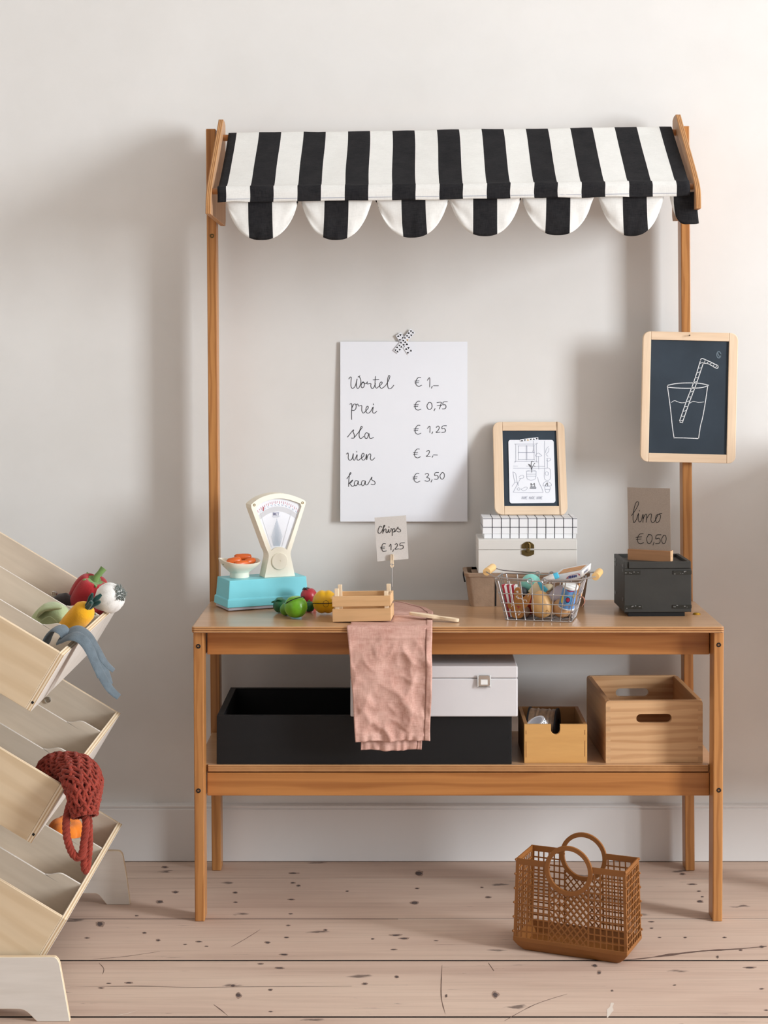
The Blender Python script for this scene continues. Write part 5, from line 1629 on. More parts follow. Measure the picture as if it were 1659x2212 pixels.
M['scuff'] = plain('silver_scuff', C(150, 148, 146), 0.5, 0.4)
def bxq(x, y): return (PX(1310 + x / 7.541, bd0), PZ(1160 + y / 7.541, bd0))
for (xa, xb, yt, yb_) in ((278, 560, 548, 606), (1085, 1390, 548, 608), (282, 582, 1112, 1166), (1078, 1390, 1108, 1162)):
    a, zt1 = bxq(xa, yt); c_, zb1 = bxq(xb, yb_)
    so = B(BX).box(a, min(c_, ux1 + .0008), uy0 - .0008, uy0 + .0006, zb1, zt1).build('corner_strap', M['strap'], bx_, bevel=.0003)
    sc_b = B(BX)
    rr = random.Random(int(xa))
    for k in range(5):
        x = a + (min(c_, ux1) - a) * rr.random() * .9; z = zb1 + (zt1 - zb1) * rr.uniform(.1, .9)
        sc_b.box(x, x + rr.uniform(.001, .004), uy0 - .0011, uy0 - .0007, z - .0006, z + .0006)
    so2 = sc_b.build('paint_scuff', M['scuff'], so); so2['kind'] = 'stuff'
for z in (PZ(1223, bd0), PZ(1233, bd0), PZ(1296, bd0)):
    for y in (uy0 + .004, uy0 + .11):
        B(BX).box(ux0 - .0008, ux0 + .0002, y, y + .022, z - .004, z + .003).build('corner_strap', M['strap'], bx_)
hd = thing('card_stand', P(1400, 1212, 3.75), 'small oak block with a slot standing on the black box', 'card stand')
hz0 = uz1 - .0059
hP = onz(1356, 1209, hz0); hQ = onz(1448.5, 1214, hz0)
hx = (hQ - hP); HLn = hx.length; hx.normalize(); hy = Vector((-hx.y, hx.x, 0))
HF = frame(hP, hx, hy, (0, 0, 1))
M['oak'] = wood('oak_block', C(188, 138, 98), C(150, 104, 66), 'x', 34, 2, .5, .6)
M['oak_end'] = plain('oak_end_grain', C(218, 178, 138), .6, .3, var=.08, vscale=90)
hh = .0238
hb = B(HF)
hb.box(0, HLn, 0, .0085, 0, hh - .0005, 0); hb.box(0, HLn, .0105, .020, 0, hh); hb.box(0, HLn, .0084, .0106, 0, .010)
hb.m = [1 if i % 6 in (4, 5) else 0 for i in range(len(hb.f))]
hb.build('block', [M['oak'], M['oak_end']], hd)
cfy = HF @ Vector((0, .0092, 0))
lc4 = [R(x, y, cfy, hy) for x, y in ((1355, 1052.8), (1447.3, 1055), (1449.3, 1193), (1357.9, 1193))]
lcb = B(); lcb.add(lc4 + [p + hy * .0009 for p in lc4], [(0, 1, 2, 3), (7, 6, 5, 4), (0, 4, 5, 1), (1, 5, 6, 2), (2, 6, 7, 3), (3, 7, 4, 0)])
for i in (2, 3, 6, 7): lcb.v[i].z = min(lcb.v[i].z, hz0 + hh - .004)
lcard = lcb.build('price_card', M['kraft_card'])
tag(lcard, 'greyboard handwritten limo price card standing in the oak block', 'price card')
LI = [
 [(206,1358),(230,1325),(252,1285),(252,1264),(238,1268),(224,1310),(216,1370),(222,1407),(240,1385),(255,1342),(252,1385),(262,1402),(275,1390),(286,1348),(285,1405)], [(286,1385),(300,1352),(312,1355),(308,1404)], [(309,1385),(328,1352),(345,1350),(340,1388),(352,1408),(368,1395),(390,1352)], [(260,1322),(262,1327)],
 [(398,1350),(380,1355),(372,1385),(382,1408),(400,1392),(407,1358),(396,1348),(416,1344)],
 [(287,1484),(262,1488),(248,1515),(252,1545),(270,1554),(289,1545)], [(237,1509),(276,1505)], [(239,1523),(273,1520)],
 [(326,1489),(312,1515),(318,1548),(335,1551),(348,1525),(345,1495),(324,1490)], [(362,1543),(355,1563)], [(410,1491),(380,1494),(375,1520),(395,1515),(405,1530),(398,1550),(373,1553)], [(430,1494),(415,1520),(420,1548),(435,1551),(446,1525),(442,1497),(428,1496)]]
strokes('handwriting', LI, lambda x, y: R(1300 + x / 3.206, 690 + y / 3.206, cfy, hy) - hy * .0005, 2.0, M['ink_dark'], lcard)['kind'] = 'stuff'
cp = onz(1505, 1327, ZTOP)
cn = thing('gold_button', cp, 'small shiny gold button lying near right counter end', 'button')
B().lathe([(.0085, .0002), (.0088, .0012), (.007, .0028), (.003, .0038), (0, .004)], 20, 0, Matrix.Translation((cp.x, cp.y, ZTOP))).build('disc', plain('gold', C(206, 160, 50), .3, .5, .8), cn, smooth=True)

# ------------------------------------------------------------------ wire basket of toy groceries
FLb = onz(1091, 1340, ZTOP)
be1 = Vector((cos(radians(-13)), sin(radians(-13)), 0)); be2 = Vector((-be1.y, be1.x, 0))
BK = frame((FLb.x, FLb.y, ZTOP + .0002), be1, be2, (0, 0, 1))
ibk = BK.inverted()
bkt = thing('wire_basket', BK @ Vector((.072, .045, 0)), 'steel wire shopping basket with two wooden grips full of toy groceries', 'basket')
bw_, bd_, bh_ = .143, .085, .0862
def bring(k, r=.010, n=4):
    """closed loop at height fraction k"""
    e = .0215 * k; ef = .014 * k; eb = .010 * k
    return [Vector((x, y, bh_ * k + .0016)) for x, y in rrect(-e, bw_ + e, -ef, bd_ + eb, r, n)]
WR = .00125
def wire(pts, closed=False, r=WR, name='wire', parent=bkt):
    return B().tube([BK @ Vector(p) for p in pts], r, 6, closed, cap=True).build(name, M['steel'], parent, smooth=True)
for k in (0, .2, .42, .66, 1):
    wire(bring(k), True, .0016 if k == 1 else WR, 'rim_wire' if k == 1 else 'ring_wire')
for i in range(8):
    x = .006 + (bw_ - .012) * i / 7
    xt = x + (x - bw_ / 2) * (.043 / bw_)
    wire([(xt, -.014, bh_ + .0016), (x, 0, .0016), (x, bd_, .0016), (xt, bd_ + .010, bh_ + .0016)], name='upright_wire')
for i in range(5):
    y = .008 + (bd_ - .016) * i / 4
    yt = y + (y - bd_ * .55) * .28
    wire([(-.0215, yt, bh_ + .0016), (0, y, .0016), (bw_, y, .0016), (bw_ + .0215, yt, bh_ + .0016)], name='upright_wire')
# two folding handles lying outwards, each with a wooden grip
zr = bh_ + .005
for s in (-1, 1):
    cx = bw_ / 2
    lx = cx + s * .021
    fy_, by_ = -.0155, bd_ + .0115
    ex_ = cx + (-.112 if s < 0 else .122)
    gz = zr + (.011 if s < 0 else .008)
    hbail = bpy.data.objects.new('folding_handle', None); COL.objects.link(hbail); hbail.parent = bkt
    hbail.matrix_basis = bkt.matrix_basis.inverted() @ BK
    wire([(lx, fy_, zr), (cx + s * .06, fy_ - .0008, zr + .001), (cx + s * .092, fy_, zr + .003), (ex_, fy_ + .016, gz)], name='handle_wire', parent=hbail, r=.0015)
    wire([(lx, by_, zr), (cx + s * .06, by_ + .0008, zr + .001), (cx + s * .092, by_, zr + .003), (ex_, by_ - .016, gz)], name='handle_wire', parent=hbail, r=.0015)
    for y in (fy_, by_):
        wire([(lx - s * .0055 + .0055 * cos(2 * pi * k / 18), y, bh_ + .0022 + .0055 * sin(2 * pi * k / 18)) for k in range(18)], True, .0012, 'loop', hbail)
    wire([(ex_, fy_ + .016, gz), (ex_, by_ - .016, gz)], name='handle_wire', parent=hbail)
    B().tube([BK @ Vector((ex_, fy_ + .018, gz)), BK @ Vector((ex_, by_ - .018, gz))], .0082, 18).build('wooden_grip', plain('pale_wood_grip', C(232, 190, 128), .45, .4, var=.08, vscale=60), hbail, smooth=True)
    bpy.data.objects[hbail.name]
# leather tag on the right end
tg = B().tube(catmull([BK @ Vector(p) for p in ((bw_ + .010, .030, .049), (bw_ + .020, .034, .050), (bw_ + .024, .036, .040), (bw_ + .018, .034, .030))], 4), .0055, 8, flat=((.3, .9, 0), .15)).build('leather_tag', M['leather'], bkt, smooth=True)

def zq(x, y): return (1060 + x / 6.381, 1210 + y / 6.381)
def inb(x, y, yloc):
    """basket-frame point under zoom position (x, y) on the plane y = yloc of the basket"""
    px, py = zq(x, y)
    return ibk @ R(px, py, BK @ Vector((0, yloc, 0)), be2)
fz = .0036
def bthing(name, c, lab, cat):
    return thing(name, BK @ Vector(c), lab, cat)
# big wooden egg
c = inb(700, 672, .024); egg = bthing('wooden_egg', c, 'large tan wooden egg standing at the front centre of basket', 'toy egg')
def efn(a, ph, d):
    z = cos(ph); return Vector((.0232 * sin(ph) * (1 - .14 * z) * cos(a), .0232 * sin(ph) * (1 - .14 * z) * sin(a), .0295 * z))
c.z = fz + .0297
B().ball((0, 0, 0), 1, 36, 22, 0, efn, BK @ Matrix.Translation(c) @ Matrix.Rotation(radians(-6), 4, 'Y')).build('shell', M['egg'], egg, smooth=True, ang=80)
B().tube([BK @ (c + Vector((.012 + .0075 * sin(t * 3), -.0192 - .0012 * sin(t * 3) , -.018 + .009 * t))) for t in [i / 8 for i in range(9)]], .0005, 6).build('carved_line', M['cookie'], egg)
# turned wooden onion on the right
c = inb(1000, 745, .038); c.z = fz + .0208; c.x = min(c.x, bw_ - .026)
on_ = bthing('wooden_onion', c, 'round natural wood toy onion at the front right of basket', 'toy vegetable')
Om = BK @ Matrix.Translation(c) @ Matrix.Rotation(radians(70), 4, 'X') @ Matrix.Rotation(radians(25), 4, 'Y')
B().lathe([(0, -.0195), (.006, -.0193), (.0135, -.0158), (.0195, -.0065), (.0206, .003), (.0182, .011), (.0118, .0172), (.006, .019), (.0048, .0215), (0, .022)], 32, 0, Om).build('body', M['onion'], on_, smooth=True, ang=60)
# taupe mushroom ball
c = inb(460, 770, .026); c.z = fz + .0128
tp_ = bthing('taupe_ball', c, 'small taupe wooden ball in front of the red ball in basket', 'toy ball')
B().ball(BK @ c, .0128, 24, 14).build('body', M['taupe'], tp_, smooth=True)
# gingerbread man, head down
gb_ = bthing('gingerbread_man', inb(300, 640, .012), 'brown gingerbread man toy standing on its head in basket', 'toy cookie')
def gl(x, y): 
    p = inb(x, y, .006); return (p.x, p.z)
gout = [(278, 832), (215, 812), (192, 760), (205, 712), (160, 690), (140, 645), (168, 618), (222, 628), (232, 560), (232, 470), (250, 415), (285, 402), (318, 420), (330, 480), (352, 540), (400, 500), (440, 480), (462, 520), (448, 590), (420, 650), (385, 690), (345, 705), (362, 760), (345, 812)]
gloop = catmull([(*gl(x, y), 0) for x, y in gout], 3, True)
gx_ = [p.x for p in gloop]
dxs = max(0, .004 - min(gx_)); dz_ = max(0, fz - min(p.y for p in gloop))
gloop = [(p.x + dxs, p.y + dz_) for p in gloop]
ck_ = B(BK).prism([gloop], .004, .0105, 'xz').build('cookie', M['cookie'], gb_, bevel=.0012)
def gm(x, y):
    p = gl(x, y); return BK @ Vector((p[0] + dxs, .0037, p[1] + dz_))
strokes('icing', [[(262, 455), (290, 452), (272, 470), (295, 468)], [(262, 525), (282, 515), (268, 540), (300, 535), (285, 555), (330, 550), (350, 575), (400, 575), (410, 600)], [(198, 585), (205, 610), (192, 625), (210, 640), (198, 665)], [(300, 725), (318, 735), (315, 765), (295, 765)], [(400, 500), (430, 495), (425, 530)]], gm, 3.2, M['white_pl'], ck_)['kind'] = 'stuff'
for x, y in ((258, 765), (298, 780)):
    B().ball(gm(x, y), .0014, 10, 6).build('icing_eye', M['white_pl'], ck_, smooth=True)
strokes('red_bow', [[(275, 655), (300, 672), (325, 668)], [(290, 690), (300, 660)]], gm, 5, M['red'], ck_)['kind'] = 'stuff'
# striped fries box at the back left
p0, p1 = inb(165, 330, .034), inb(365, 310, .034)
fb = bthing('striped_box', inb(265, 450, .03), 'red and white striped cardboard box at the left of basket', 'toy packet')
b = B(BK)
x0_, x1_ = max(p0.x, -.013), p1.x
z0_, z1_ = fz, p0.z
ns = 6
for i in range(ns):
    xa = x0_ + (x1_ - x0_) * i / ns; xb = x0_ + (x1_ - x0_) * (i + 1) / ns
    k = lambda x: .0045 + (x - x0_) * .72
    b.hexa([(k(xa), .022, z0_), (k(xb), .022, z0_), (k(xb), .036, z0_), (k(xa), .036, z0_)], [(xa, .020, z1_ - .002 * (i % 2)), (xb, .020, z1_ - .002 * (i % 2)), (xb, .040, z1_), (xa, .040, z1_)], 0 if i % 2 == 0 else 1)
b.build('packet', [M['red'], M['white_pl']], fb)
# mint ball
c = inb(555, 330, .070)
mb = bthing('mint_ball', c, 'mint green wooden ball peeping out of the basket top', 'toy ball')
B().ball(BK @ c, .0222, 32, 18).build('body', M['mint'], mb, smooth=True)
c = inb(440, 440, .046)
gb2 = bthing('grey_ball', c, 'dark grey wooden ball under the mint ball in basket', 'toy ball')
B().ball(BK @ c, .0110, 28, 16).build('body', M['charcoal'], gb2, smooth=True)
c = inb(515, 668, .060); c.z = fz + .0222
rb = bthing('red_ball', c, 'tomato red wooden ball behind the egg in basket', 'toy ball')
B().ball(BK @ c, .0222, 32, 18).build('body', M['tomato'], rb, smooth=True)
# wedge of cheese with a blue rind
ch = bthing('cheese_wedge', inb(630, 420, .03), 'cream toy cheese wedge with light blue rind leaning in basket', 'toy cheese')
tri = [inb(x, y, .040) for x, y in ((512, 430), (605, 312), (652, 300), (725, 470), (600, 505))]
B(BK).prism([[(p.x, p.z) for p in tri]], .040, .0475, 'xz').build('wedge', M['cheese'], ch, bevel=.001)
ed = [inb(x, y, .0395) for x, y in ((640, 298), (662, 290), (785, 412), (728, 480))]
B(BK).prism([[(p.x, p.z) for p in ed]], .0392, .0478, 'xz').build('rind', M['sky'], ch, bevel=.0008)
# milk tube: white cylinder with blue end
a_, b_ = inb(735, 278, .019), inb(930, 205, .0215)
mk = bthing('white_tube', (a_ + b_) / 2, 'white toy tube with light blue end lying on basket top', 'toy packet')
dv = (b_ - a_)
Mm = BK @ axisframe(a_, dv)
Lm_ = dv.length
B().lathe([(0, 0), (.0048, 0), (.0062, .0015), (.0066, Lm_ * .72)], 24, 0, Mm).build('tube_body', M['white_pl'], mk, smooth=True, ang=50)
B().lathe([(.0066, Lm_ * .72), (.0066, Lm_ * .98), (.0058, Lm_ * 1.02), (0, Lm_ * 1.02)], 24, 0, Mm).build('tube_cap', M['sky'], mk, smooth=True, ang=50)
# pale bread roll under the box
c = inb(790, 380, .061)
br = bthing('cream_roll', c, 'pale cream toy bread roll beside the cheese wedge', 'toy bread')
B().ball((0, 0, 0), (.0125, .010, .0085), 24, 14, 0, None, BK @ Matrix.Translation(c) @ Matrix.Rotation(radians(-15), 4, 'Y')).build('body', M['cheese'], br, smooth=True)
# flat white carton sticking out towards the upper right
ca0, ca1 = inb(838, 345, .030) + Vector((0, 0, .003)), inb(1240, 278, .030) + Vector((0, 0, .0045))
pz = bthing('flat_carton', inb(1040, 270, .035), 'flat white food carton with window jutting out over right rim', 'toy packet')
ux_ = (ca1 - ca0).normalized()
nz2 = Vector((-ux_.z, 0, ux_.x)) * 1.0
vy = Vector((.30, .90, .24)).normalized()
Lc = (ca1 - ca0).length; Wc = .050; Tc = .0155
q = [ca0, ca0 + ux_ * Lc, ca0 + ux_ * Lc + vy * Wc, ca0 + vy * Wc]
hz_ = Vector((.12, -.10, 1)).normalized() * Tc
b = B(BK); b.hexa(q, [p + hz_ for p in q])
car_ = b.build('carton', M['cardside'], pz, bevel=.0006)
def onc(f, s, out=.0004):
    """on the near long side"""
    return BK @ (ca0 + ux_ * (Lc * f) + hz_ * s - vy * out)
strokes('label_print', [[(.52, .35), (.58, .62), (.72, .75), (.90, .72), (.95, .45)], [(.52, .35), (.56, .3)]], lambda x, y: onc(x, y), .018, M['red'], car_)['kind'] = 'stuff'
strokes('label_print', [[(.60, .3), (.60, .6)], [(.66, .28), (.65, .6)], [(.72, .3), (.71, .62)], [(.78, .3), (.77, .6)], [(.84, .32), (.83, .6)], [(.60, .46), (.84, .46)]], lambda x, y: onc(x, y, .0006), .022, M['navy'], car_, 2)['kind'] = 'stuff'
def one(f, s, out=.0004):
    return BK @ (ca0 + ux_ * (Lc + out) + vy * (Wc * f) + hz_ * s)
B(BK).hexa([ibk @ one(.02, .04), ibk @ one(.98, .04), ibk @ one(.98, .96), ibk @ one(.02, .96)], [ibk @ one(.02, .04, .0007), ibk @ one(.98, .04, .0007), ibk @ one(.98, .96, .0007), ibk @ one(.02, .96, .0007)]).build('end_flap', M['white_pl'], car_)
strokes('label_print', [[(.30, .35), (.30, .65)], [(.38, .35), (.38, .6)], [(.46, .35), (.46, .65)], [(.54, .35), (.54, .6)], [(.62, .35), (.62, .65)], [(.28, .36), (.64, .36)]], lambda x, y: one(x, y, .0010), .02, M['navy'], car_, 2)['kind'] = 'stuff'
strokes('label_print', [[(.22, .75), (.72, .75), (.74, .25)]], lambda x, y: one(x, y, .0010), .012, M['lilac'], car_, 2)['kind'] = 'stuff'
wn = B(BK)
w4 = [ca0 + ux_ * (Lc * a) + vy * (Wc * s) + hz_ * 1.02 for a, s in ((.12, .2), (.9, .2), (.9, .8), (.12, .8))]
wn.add(w4 + [p + Vector((0, 0, .0004)) for p in w4], [(0, 1, 2, 3), (4, 5, 6, 7), (0, 1, 5, 4), (1, 2, 6, 5), (2, 3, 7, 6), (3, 0, 4, 7)])
wn.build('carton_window', M['tan'], car_)
# lilac block below the carton
l0, l1 = inb(775, 500, .034), inb(985, 400, .034)
lb = bthing('lilac_block', (l0 + l1) / 2, 'dusty lilac toy block under the flat carton in basket', 'toy packet')
pts = [inb(x, y, .050) for x, y in ((765, 490), (900, 365), (1010, 345), (985, 530), (850, 575))]
B(BK).prism([[(p.x, p.z) for p in pts]], .050, .064, 'xz').build('block', M['lilac'], lb, bevel=.002)
# yoghurt cup
ct, cb_ = inb(1116, 318, .0235), inb(1040, 650, .0235)
cup = bthing('yoghurt_cup', cb_, 'blue toy yoghurt cup with white lid and lemon print in basket', 'toy packet')
dv = ct - cb_; Lc2 = dv.length
Cm2 = BK @ axisframe(cb_, dv + Vector((0, -.012, 0)))
B().lathe([(0, 0), (.0172, 0), (.0182, .0012), (.0182, .003)], 36, 0, Cm2).build('bottom_rim', M['white_pl'], cup, smooth=True, ang=40)
cbd = B().lathe([(.0172, .003), (.0150, Lc2 * .88)], 36, 0, Cm2).build('cup_wall', M['cup_blue'], cup, smooth=True, ang=40)
B().lathe([(.0150, Lc2 * .88), (.0168, Lc2 * .88), (.0172, Lc2 * .91), (.0172, Lc2 * .985), (.0160, Lc2), (0, Lc2)], 36, 0, Cm2).build('lid', M['white_pl'], cup, smooth=True, ang=40)
view = (Cm2.inverted() @ Vector((0, -CD, HC))); a0 = math.atan2(view.y, view.x)
def onk(a, z, out=.0004):
    zz1 = .003 + z * (Lc2 * .85)
    r = .0172 + (.0150 - .0172) * z + out
    return Cm2 @ Vector((r * cos(a0 + a), r * sin(a0 + a), zz1))
def cdisc(ca, cz, ra, rz, mat, out, name='label_print'):
    n = 20
    b = B(); b.add([onk(ca, cz, out)] + [onk(ca + ra * cos(2 * pi * k / n), cz + rz * sin(2 * pi * k / n), out) for k in range(n)], [(0, k + 1, (k + 1) % n + 1) for k in range(n)])
    b.build(name, M[mat], cbd)
cdisc(.02, .46, .38, .19, 'sky', .0004); cdisc(.02, .46, .31, .15, 'navy', .0006); cdisc(.02, .47, .24, .10, 'red', .0008)
cdisc(-.72, .42, .20, .20, 'lemon', .0004); cdisc(.82, .68, .22, .12, 'lemon', .0004); cdisc(-.66, .66, .14, .10, 'apple', .0005)
strokes('label_print', [[(-.35, .92), (.1, .90), (.6, .93)]], lambda x, y: onk(x, y, .0005), .02, M['red'], cbd)
strokes('label_print', [[(-.3, .14), (.35, .12)]], lambda x, y: onk(x, y, .0005), .035, M['tan'], cbd)
# ridged tan loaf at the back right
c = inb(1265, 430, .055); c.x = min(c.x, bw_ - .004)
lf_ = bthing('ridged_loaf', c, 'tan ridged toy loaf at the back right of basket', 'toy bread')
def lfn(a, ph, d): return 1 + .05 * cos(9 * ph)
B().ball((0, 0, 0), (.0115, .0125, .027), 24, 40, 0, lfn, BK @ Matrix.Translation((bw_ + .001, .073, .047)) @ Matrix.Rotation(radians(14), 4, 'Y')).build('body', M['tan'], lf_, smooth=True, ang=80)
# small honey ball and a striped packet low on the right
c = inb(1190, 640, .045)
hb_ = bthing('honey_ball', c, 'small honey coloured wooden ball beside the yoghurt cup', 'toy ball')
B().ball(BK @ Vector((bw_ - .0120, .068, .0142)), .0100, 20, 12).build('body', M['egg'], hb_, smooth=True)
sp2 = bthing('striped_packet', (bw_ - .004, .02, .02), 'white and lilac striped packet at the right end of basket', 'toy packet')
b = B(BK)
for i in range(6):
    z = fz + .0005 + .0035 * i
    b.box(bw_ - .0045, bw_ - .0015, .036, .072, z, z + .0035, i % 2)
b.build('packet', [M['white_pl'], M['lilac']], sp2)

# ------------------------------------------------------------------ things on the lower shelf
def openbox(x0, x1, y0, y1, z0, z1, t, matx, maty, root, floor_t=.008, names=('front_board', 'back_board', 'side_board'), front=True, bevel=.001):
    if front:
        B().box(x0, x1, y0, y0 + t, z0, z1).build(names[0], matx, root, bevel=bevel)
    B().box(x0, x1, y1 - t, y1, z0, z1).build(names[1], matx, root, bevel=bevel)
    for a in (x0, x1 - t):
        B().box(a, a + t, y0 + t + .0001, y1 - t - .0001, z0, z1).build(names[2], maty, root, bevel=bevel)
    B().box(x0 + t + .0001, x1 - t - .0001, y0 + t + .0001, y1 - t - .0001, z0, z0 + floor_t).build('bottom_board', matx, root)
zs = ZSH + .0002
d0 = 3.632
x0, x1 = PX(468, d0), PX(1105.5, d0)
zt_ = PZ(1546.5, d0)
bc_ = thing('black_crate', ((x0 + x1) / 2, -.22, zs), 'long low black stained wooden crate, open topped, on lower shelf', 'crate')
openbox(x0, x1, d0 - CD, -.064, zs, zt_, .0135, M['raven'], M['raven'], bc_)
for px, py in ((473, 1563), (473, 1596), (473, 1630), (1100, 1562), (1100, 1594), (1100, 1626)):
    c = P(px, py, d0 - .0002)
    B().lathe([(.0018, -.002), (.0018, .0003), (0, .0006)], 8, 0, axisframe(c, (0, -1, 0))).build('nail', M['bolt'], bc_)

# grey case resting on the crate
d1 = 3.622
gx0, gx1 = PX(757, d1), PX(1118.5, d1)
gz0, gz1 = zt_ + .0003, PZ(1439, d1)
zl = PZ(1465.5, d1)
gcs = thing('storage_case', ((gx0 + gx1) / 2, -.24, gz0), 'pale grey lidded case with metal clasp resting on the black crate', 'case')
B().box(gx0, gx1, d1 - CD, -.085, gz0, zl - .0004).build('body', M['greybox'], gcs, bevel=.003, seg=3)
B().box(gx0, gx1, d1 - CD, -.085, zl + .0004, gz1).build('lid', M['greybox'], gcs, bevel=.003, seg=3)
def cl(px, py, d=d1): return P(px, py, d)
cb = B()
cx0, cx1 = PX(1033, d1), PX(1058, d1)
yb_ = d1 - CD
cb.prism(rrect(cx0, cx1, PZ(1482, d1), PZ(1458, d1), .004), yb_ - .0045, yb_ - .0003, 'xz')
cls = cb.build('clasp', M['chrome'], gcs, bevel=.0008)
B().box(cx0 + .005, cx1 - .005, yb_ - .0066, yb_ - .0044, PZ(1478, d1), PZ(1467, d1)).build('clasp_lever', M['white_pl'], cls, bevel=.0006)
B().tube([(cx0 - .001, yb_ - .003, PZ(1458, d1)), (cx0 - .001, yb_ - .005, PZ(1483, d1)), (cx1 + .001, yb_ - .005, PZ(1483, d1)), (cx1 + .001, yb_ - .003, PZ(1458, d1))], .0012, 8).build('clasp_wire', M['chrome'], cls, smooth=True)

# small drawer-like box
d2 = 3.642
bx0, bx1 = PX(1132.4, d2), PX(1268.3, d2)
bz1 = PZ(1565, d2)
sb = thing('small_wooden_box', ((bx0 + bx1) / 2, -.27, zs), 'small honey coloured wooden box with thumb notch in its front', 'box')
yb0, yb1 = d2 - CD, 3.826 - CD
nc, nr = PX(1200, d2), .0098
zc = PZ(1577, d2)
loop = [(bx0, zs), (bx1, zs), (bx1, bz1), (nc + nr, bz1)]
loop += [(nc + nr * cos(a), zc + nr * sin(a) * 1.0) for a in [-pi * k / 10 for k in range(0, 11)]]
loop += [(nc - nr, bz1), (bx0, bz1)]
B().prism(loop, yb0, yb0 + .008, 'xz').build('front_board', M['drawer'], sb, bevel=.0006, seg=1)
openbox(bx0, bx1, yb0, yb1, zs, bz1, .008, M['drawer_in'], M['drawer_in'], sb, .005, front=False)
for px, ys in ((1136.5, ((1578, 1586), (1602, 1636))), (1263.5, ((1577, 1587), (1600, 1634)))):
    for a, b_ in ys:
        B().box(PX(px, d2) - .0007, PX(px, d2) + .0007, yb0 - .0003, yb0 + .001, PZ(b_, d2), PZ(a, d2)).build('joint_mark', M['drawer_in'], sb)
# brown tape spool with black flanges, lying across the box
rc = Vector((PX(1174, 3.747), 3.747 - CD, zs + .0054 + .0455))
sp_ = thing('tape_spool', rc - Vector((0, 0, .05)), 'big brown tape spool with black end flanges in small wooden box', 'tape spool')
Rm = axisframe(rc, (.97, -.24, 0))
hw_ = .0285
rp = []
for i in range(15):
    t = i / 14
    rp.append((.0425 - .0012 * (i % 2) + .001 * sin(i * 2.1), -hw_ + 2 * hw_ * t))
B().lathe([(.024, -hw_)] + rp + [(.024, hw_), (.024, -hw_)], 48, 0, Rm).build('tape_winding', M['brown_tape'], sp_, smooth=True, ang=60)
for s in (-1, 1):
    B().lathe([(.022, s * hw_), (.0452, s * hw_), (.0452, s * (hw_ + .0035)), (.022, s * (hw_ + .0035)), (.022, s * hw_)], 40, 0, Rm).build('flange', M['black'], sp_, smooth=True)
# washi tape roll leaning on the spool
wc = P(1159, 1566, 3.676)
wr = thing('washi_tape_roll', wc - Vector((0, 0, .03)), 'white tape roll with black triangles leaning in small wooden box', 'tape roll')
Wm = axisframe(wc, (-.48, -.22, .84))
B().lathe([(.0175, -.0075), (.0225, -.0075), (.0225, .0075), (.0175, .0075), (.0175, -.0075)], 40, 0, Wm).build('roll', M['paper'], wr, smooth=True)
tb = B()
for k in range(26):
    for j in range(2):
        a = 2 * pi * k / 26
        z = -.0036 + .0072 * j
        sg = 1 if (k + j) % 2 else -1
        q = []
        for da, dz in ((0, .0024 * sg), (.085, -.0022 * sg), (-.085, -.0022 * sg)):
            q.append(Wm @ Vector((.0227 * cos(a + da), .0227 * sin(a + da), z + dz)))
        tb.add(q, [(0, 1, 2)])
o_ = tb.build('triangle_print', M['black'], wr); o_['kind'] = 'stuff'

# big wooden crate with hand slots
d3 = 3.64
kx0, kx1 = PX(1308.5, d3), PX(1519.5, d3)
kz1 = PZ(1514, d3)
wcx = thing('wooden_crate', ((kx0 + kx1) / 2, -.22, zs), 'large clear pine crate with slotted hand holes at the right of shelf', 'crate')
Kd = 3.921 - d3
dx = PX(1264, 3.921) - kx0
shear = dx / Kd
Km = Matrix.Identity(4); ang = math.atan2(-(-.0115), Kd)
Km = Matrix.Translation((kx0, d3 - CD, zs)) @ Matrix.Rotation(radians(2.0), 4, 'Z')
kw, kh, t = kx1 - kx0, kz1 - zs, .0105
slot = stadium(PX(1413.5, d3) - kx0, PZ(1552.7, d3) - zs, .0765, .0192)
rect = rrect(0, kw, 0, kh, .002, 2)
rectT = [(0, 0), (kw, 0), (kw, kh - .006), (kw - .0018, kh - .0018), (kw - .006, kh), (.006, kh), (.0018, kh - .0018), (0, kh - .006)]
B(Km).prism([rectT, slot], 0, t, 'xz').build('end_board', M['crate_pine'], wcx, bevel=.0008, seg=1)
B(Km).prism([rectT, slot], Kd - t, Kd, 'xz').build('end_board', M['crate_pine'], wcx, bevel=.0008, seg=1)
for a in (0, kw - t):
    B(Km).box(a, a + t, t + .0001, Kd - t - .0001, 0, kh - .0004).build('side_board', M['crate_pine_y'], wcx, bevel=.001)
B(Km).box(t, kw - t, t, Kd - t, .002, .009).build('bottom_board', M['crate_pine'], wcx)
M['joint_end'] = plain('finger_joint_end_grain', C(196, 156, 116), 0.6, 0.2, var=0.15, vscale=80)
nf = 6
for side in (0, 1):
    for k in range(nf):
        z = kh * (.03 + .96 * k / nf)
        xa = 0.0002 if side == 0 else kw - .0102
        B(Km).box(xa, xa + .010, -.00035, .001, z, z + kh * .075).build('finger_joint', M['joint_end'], wcx)

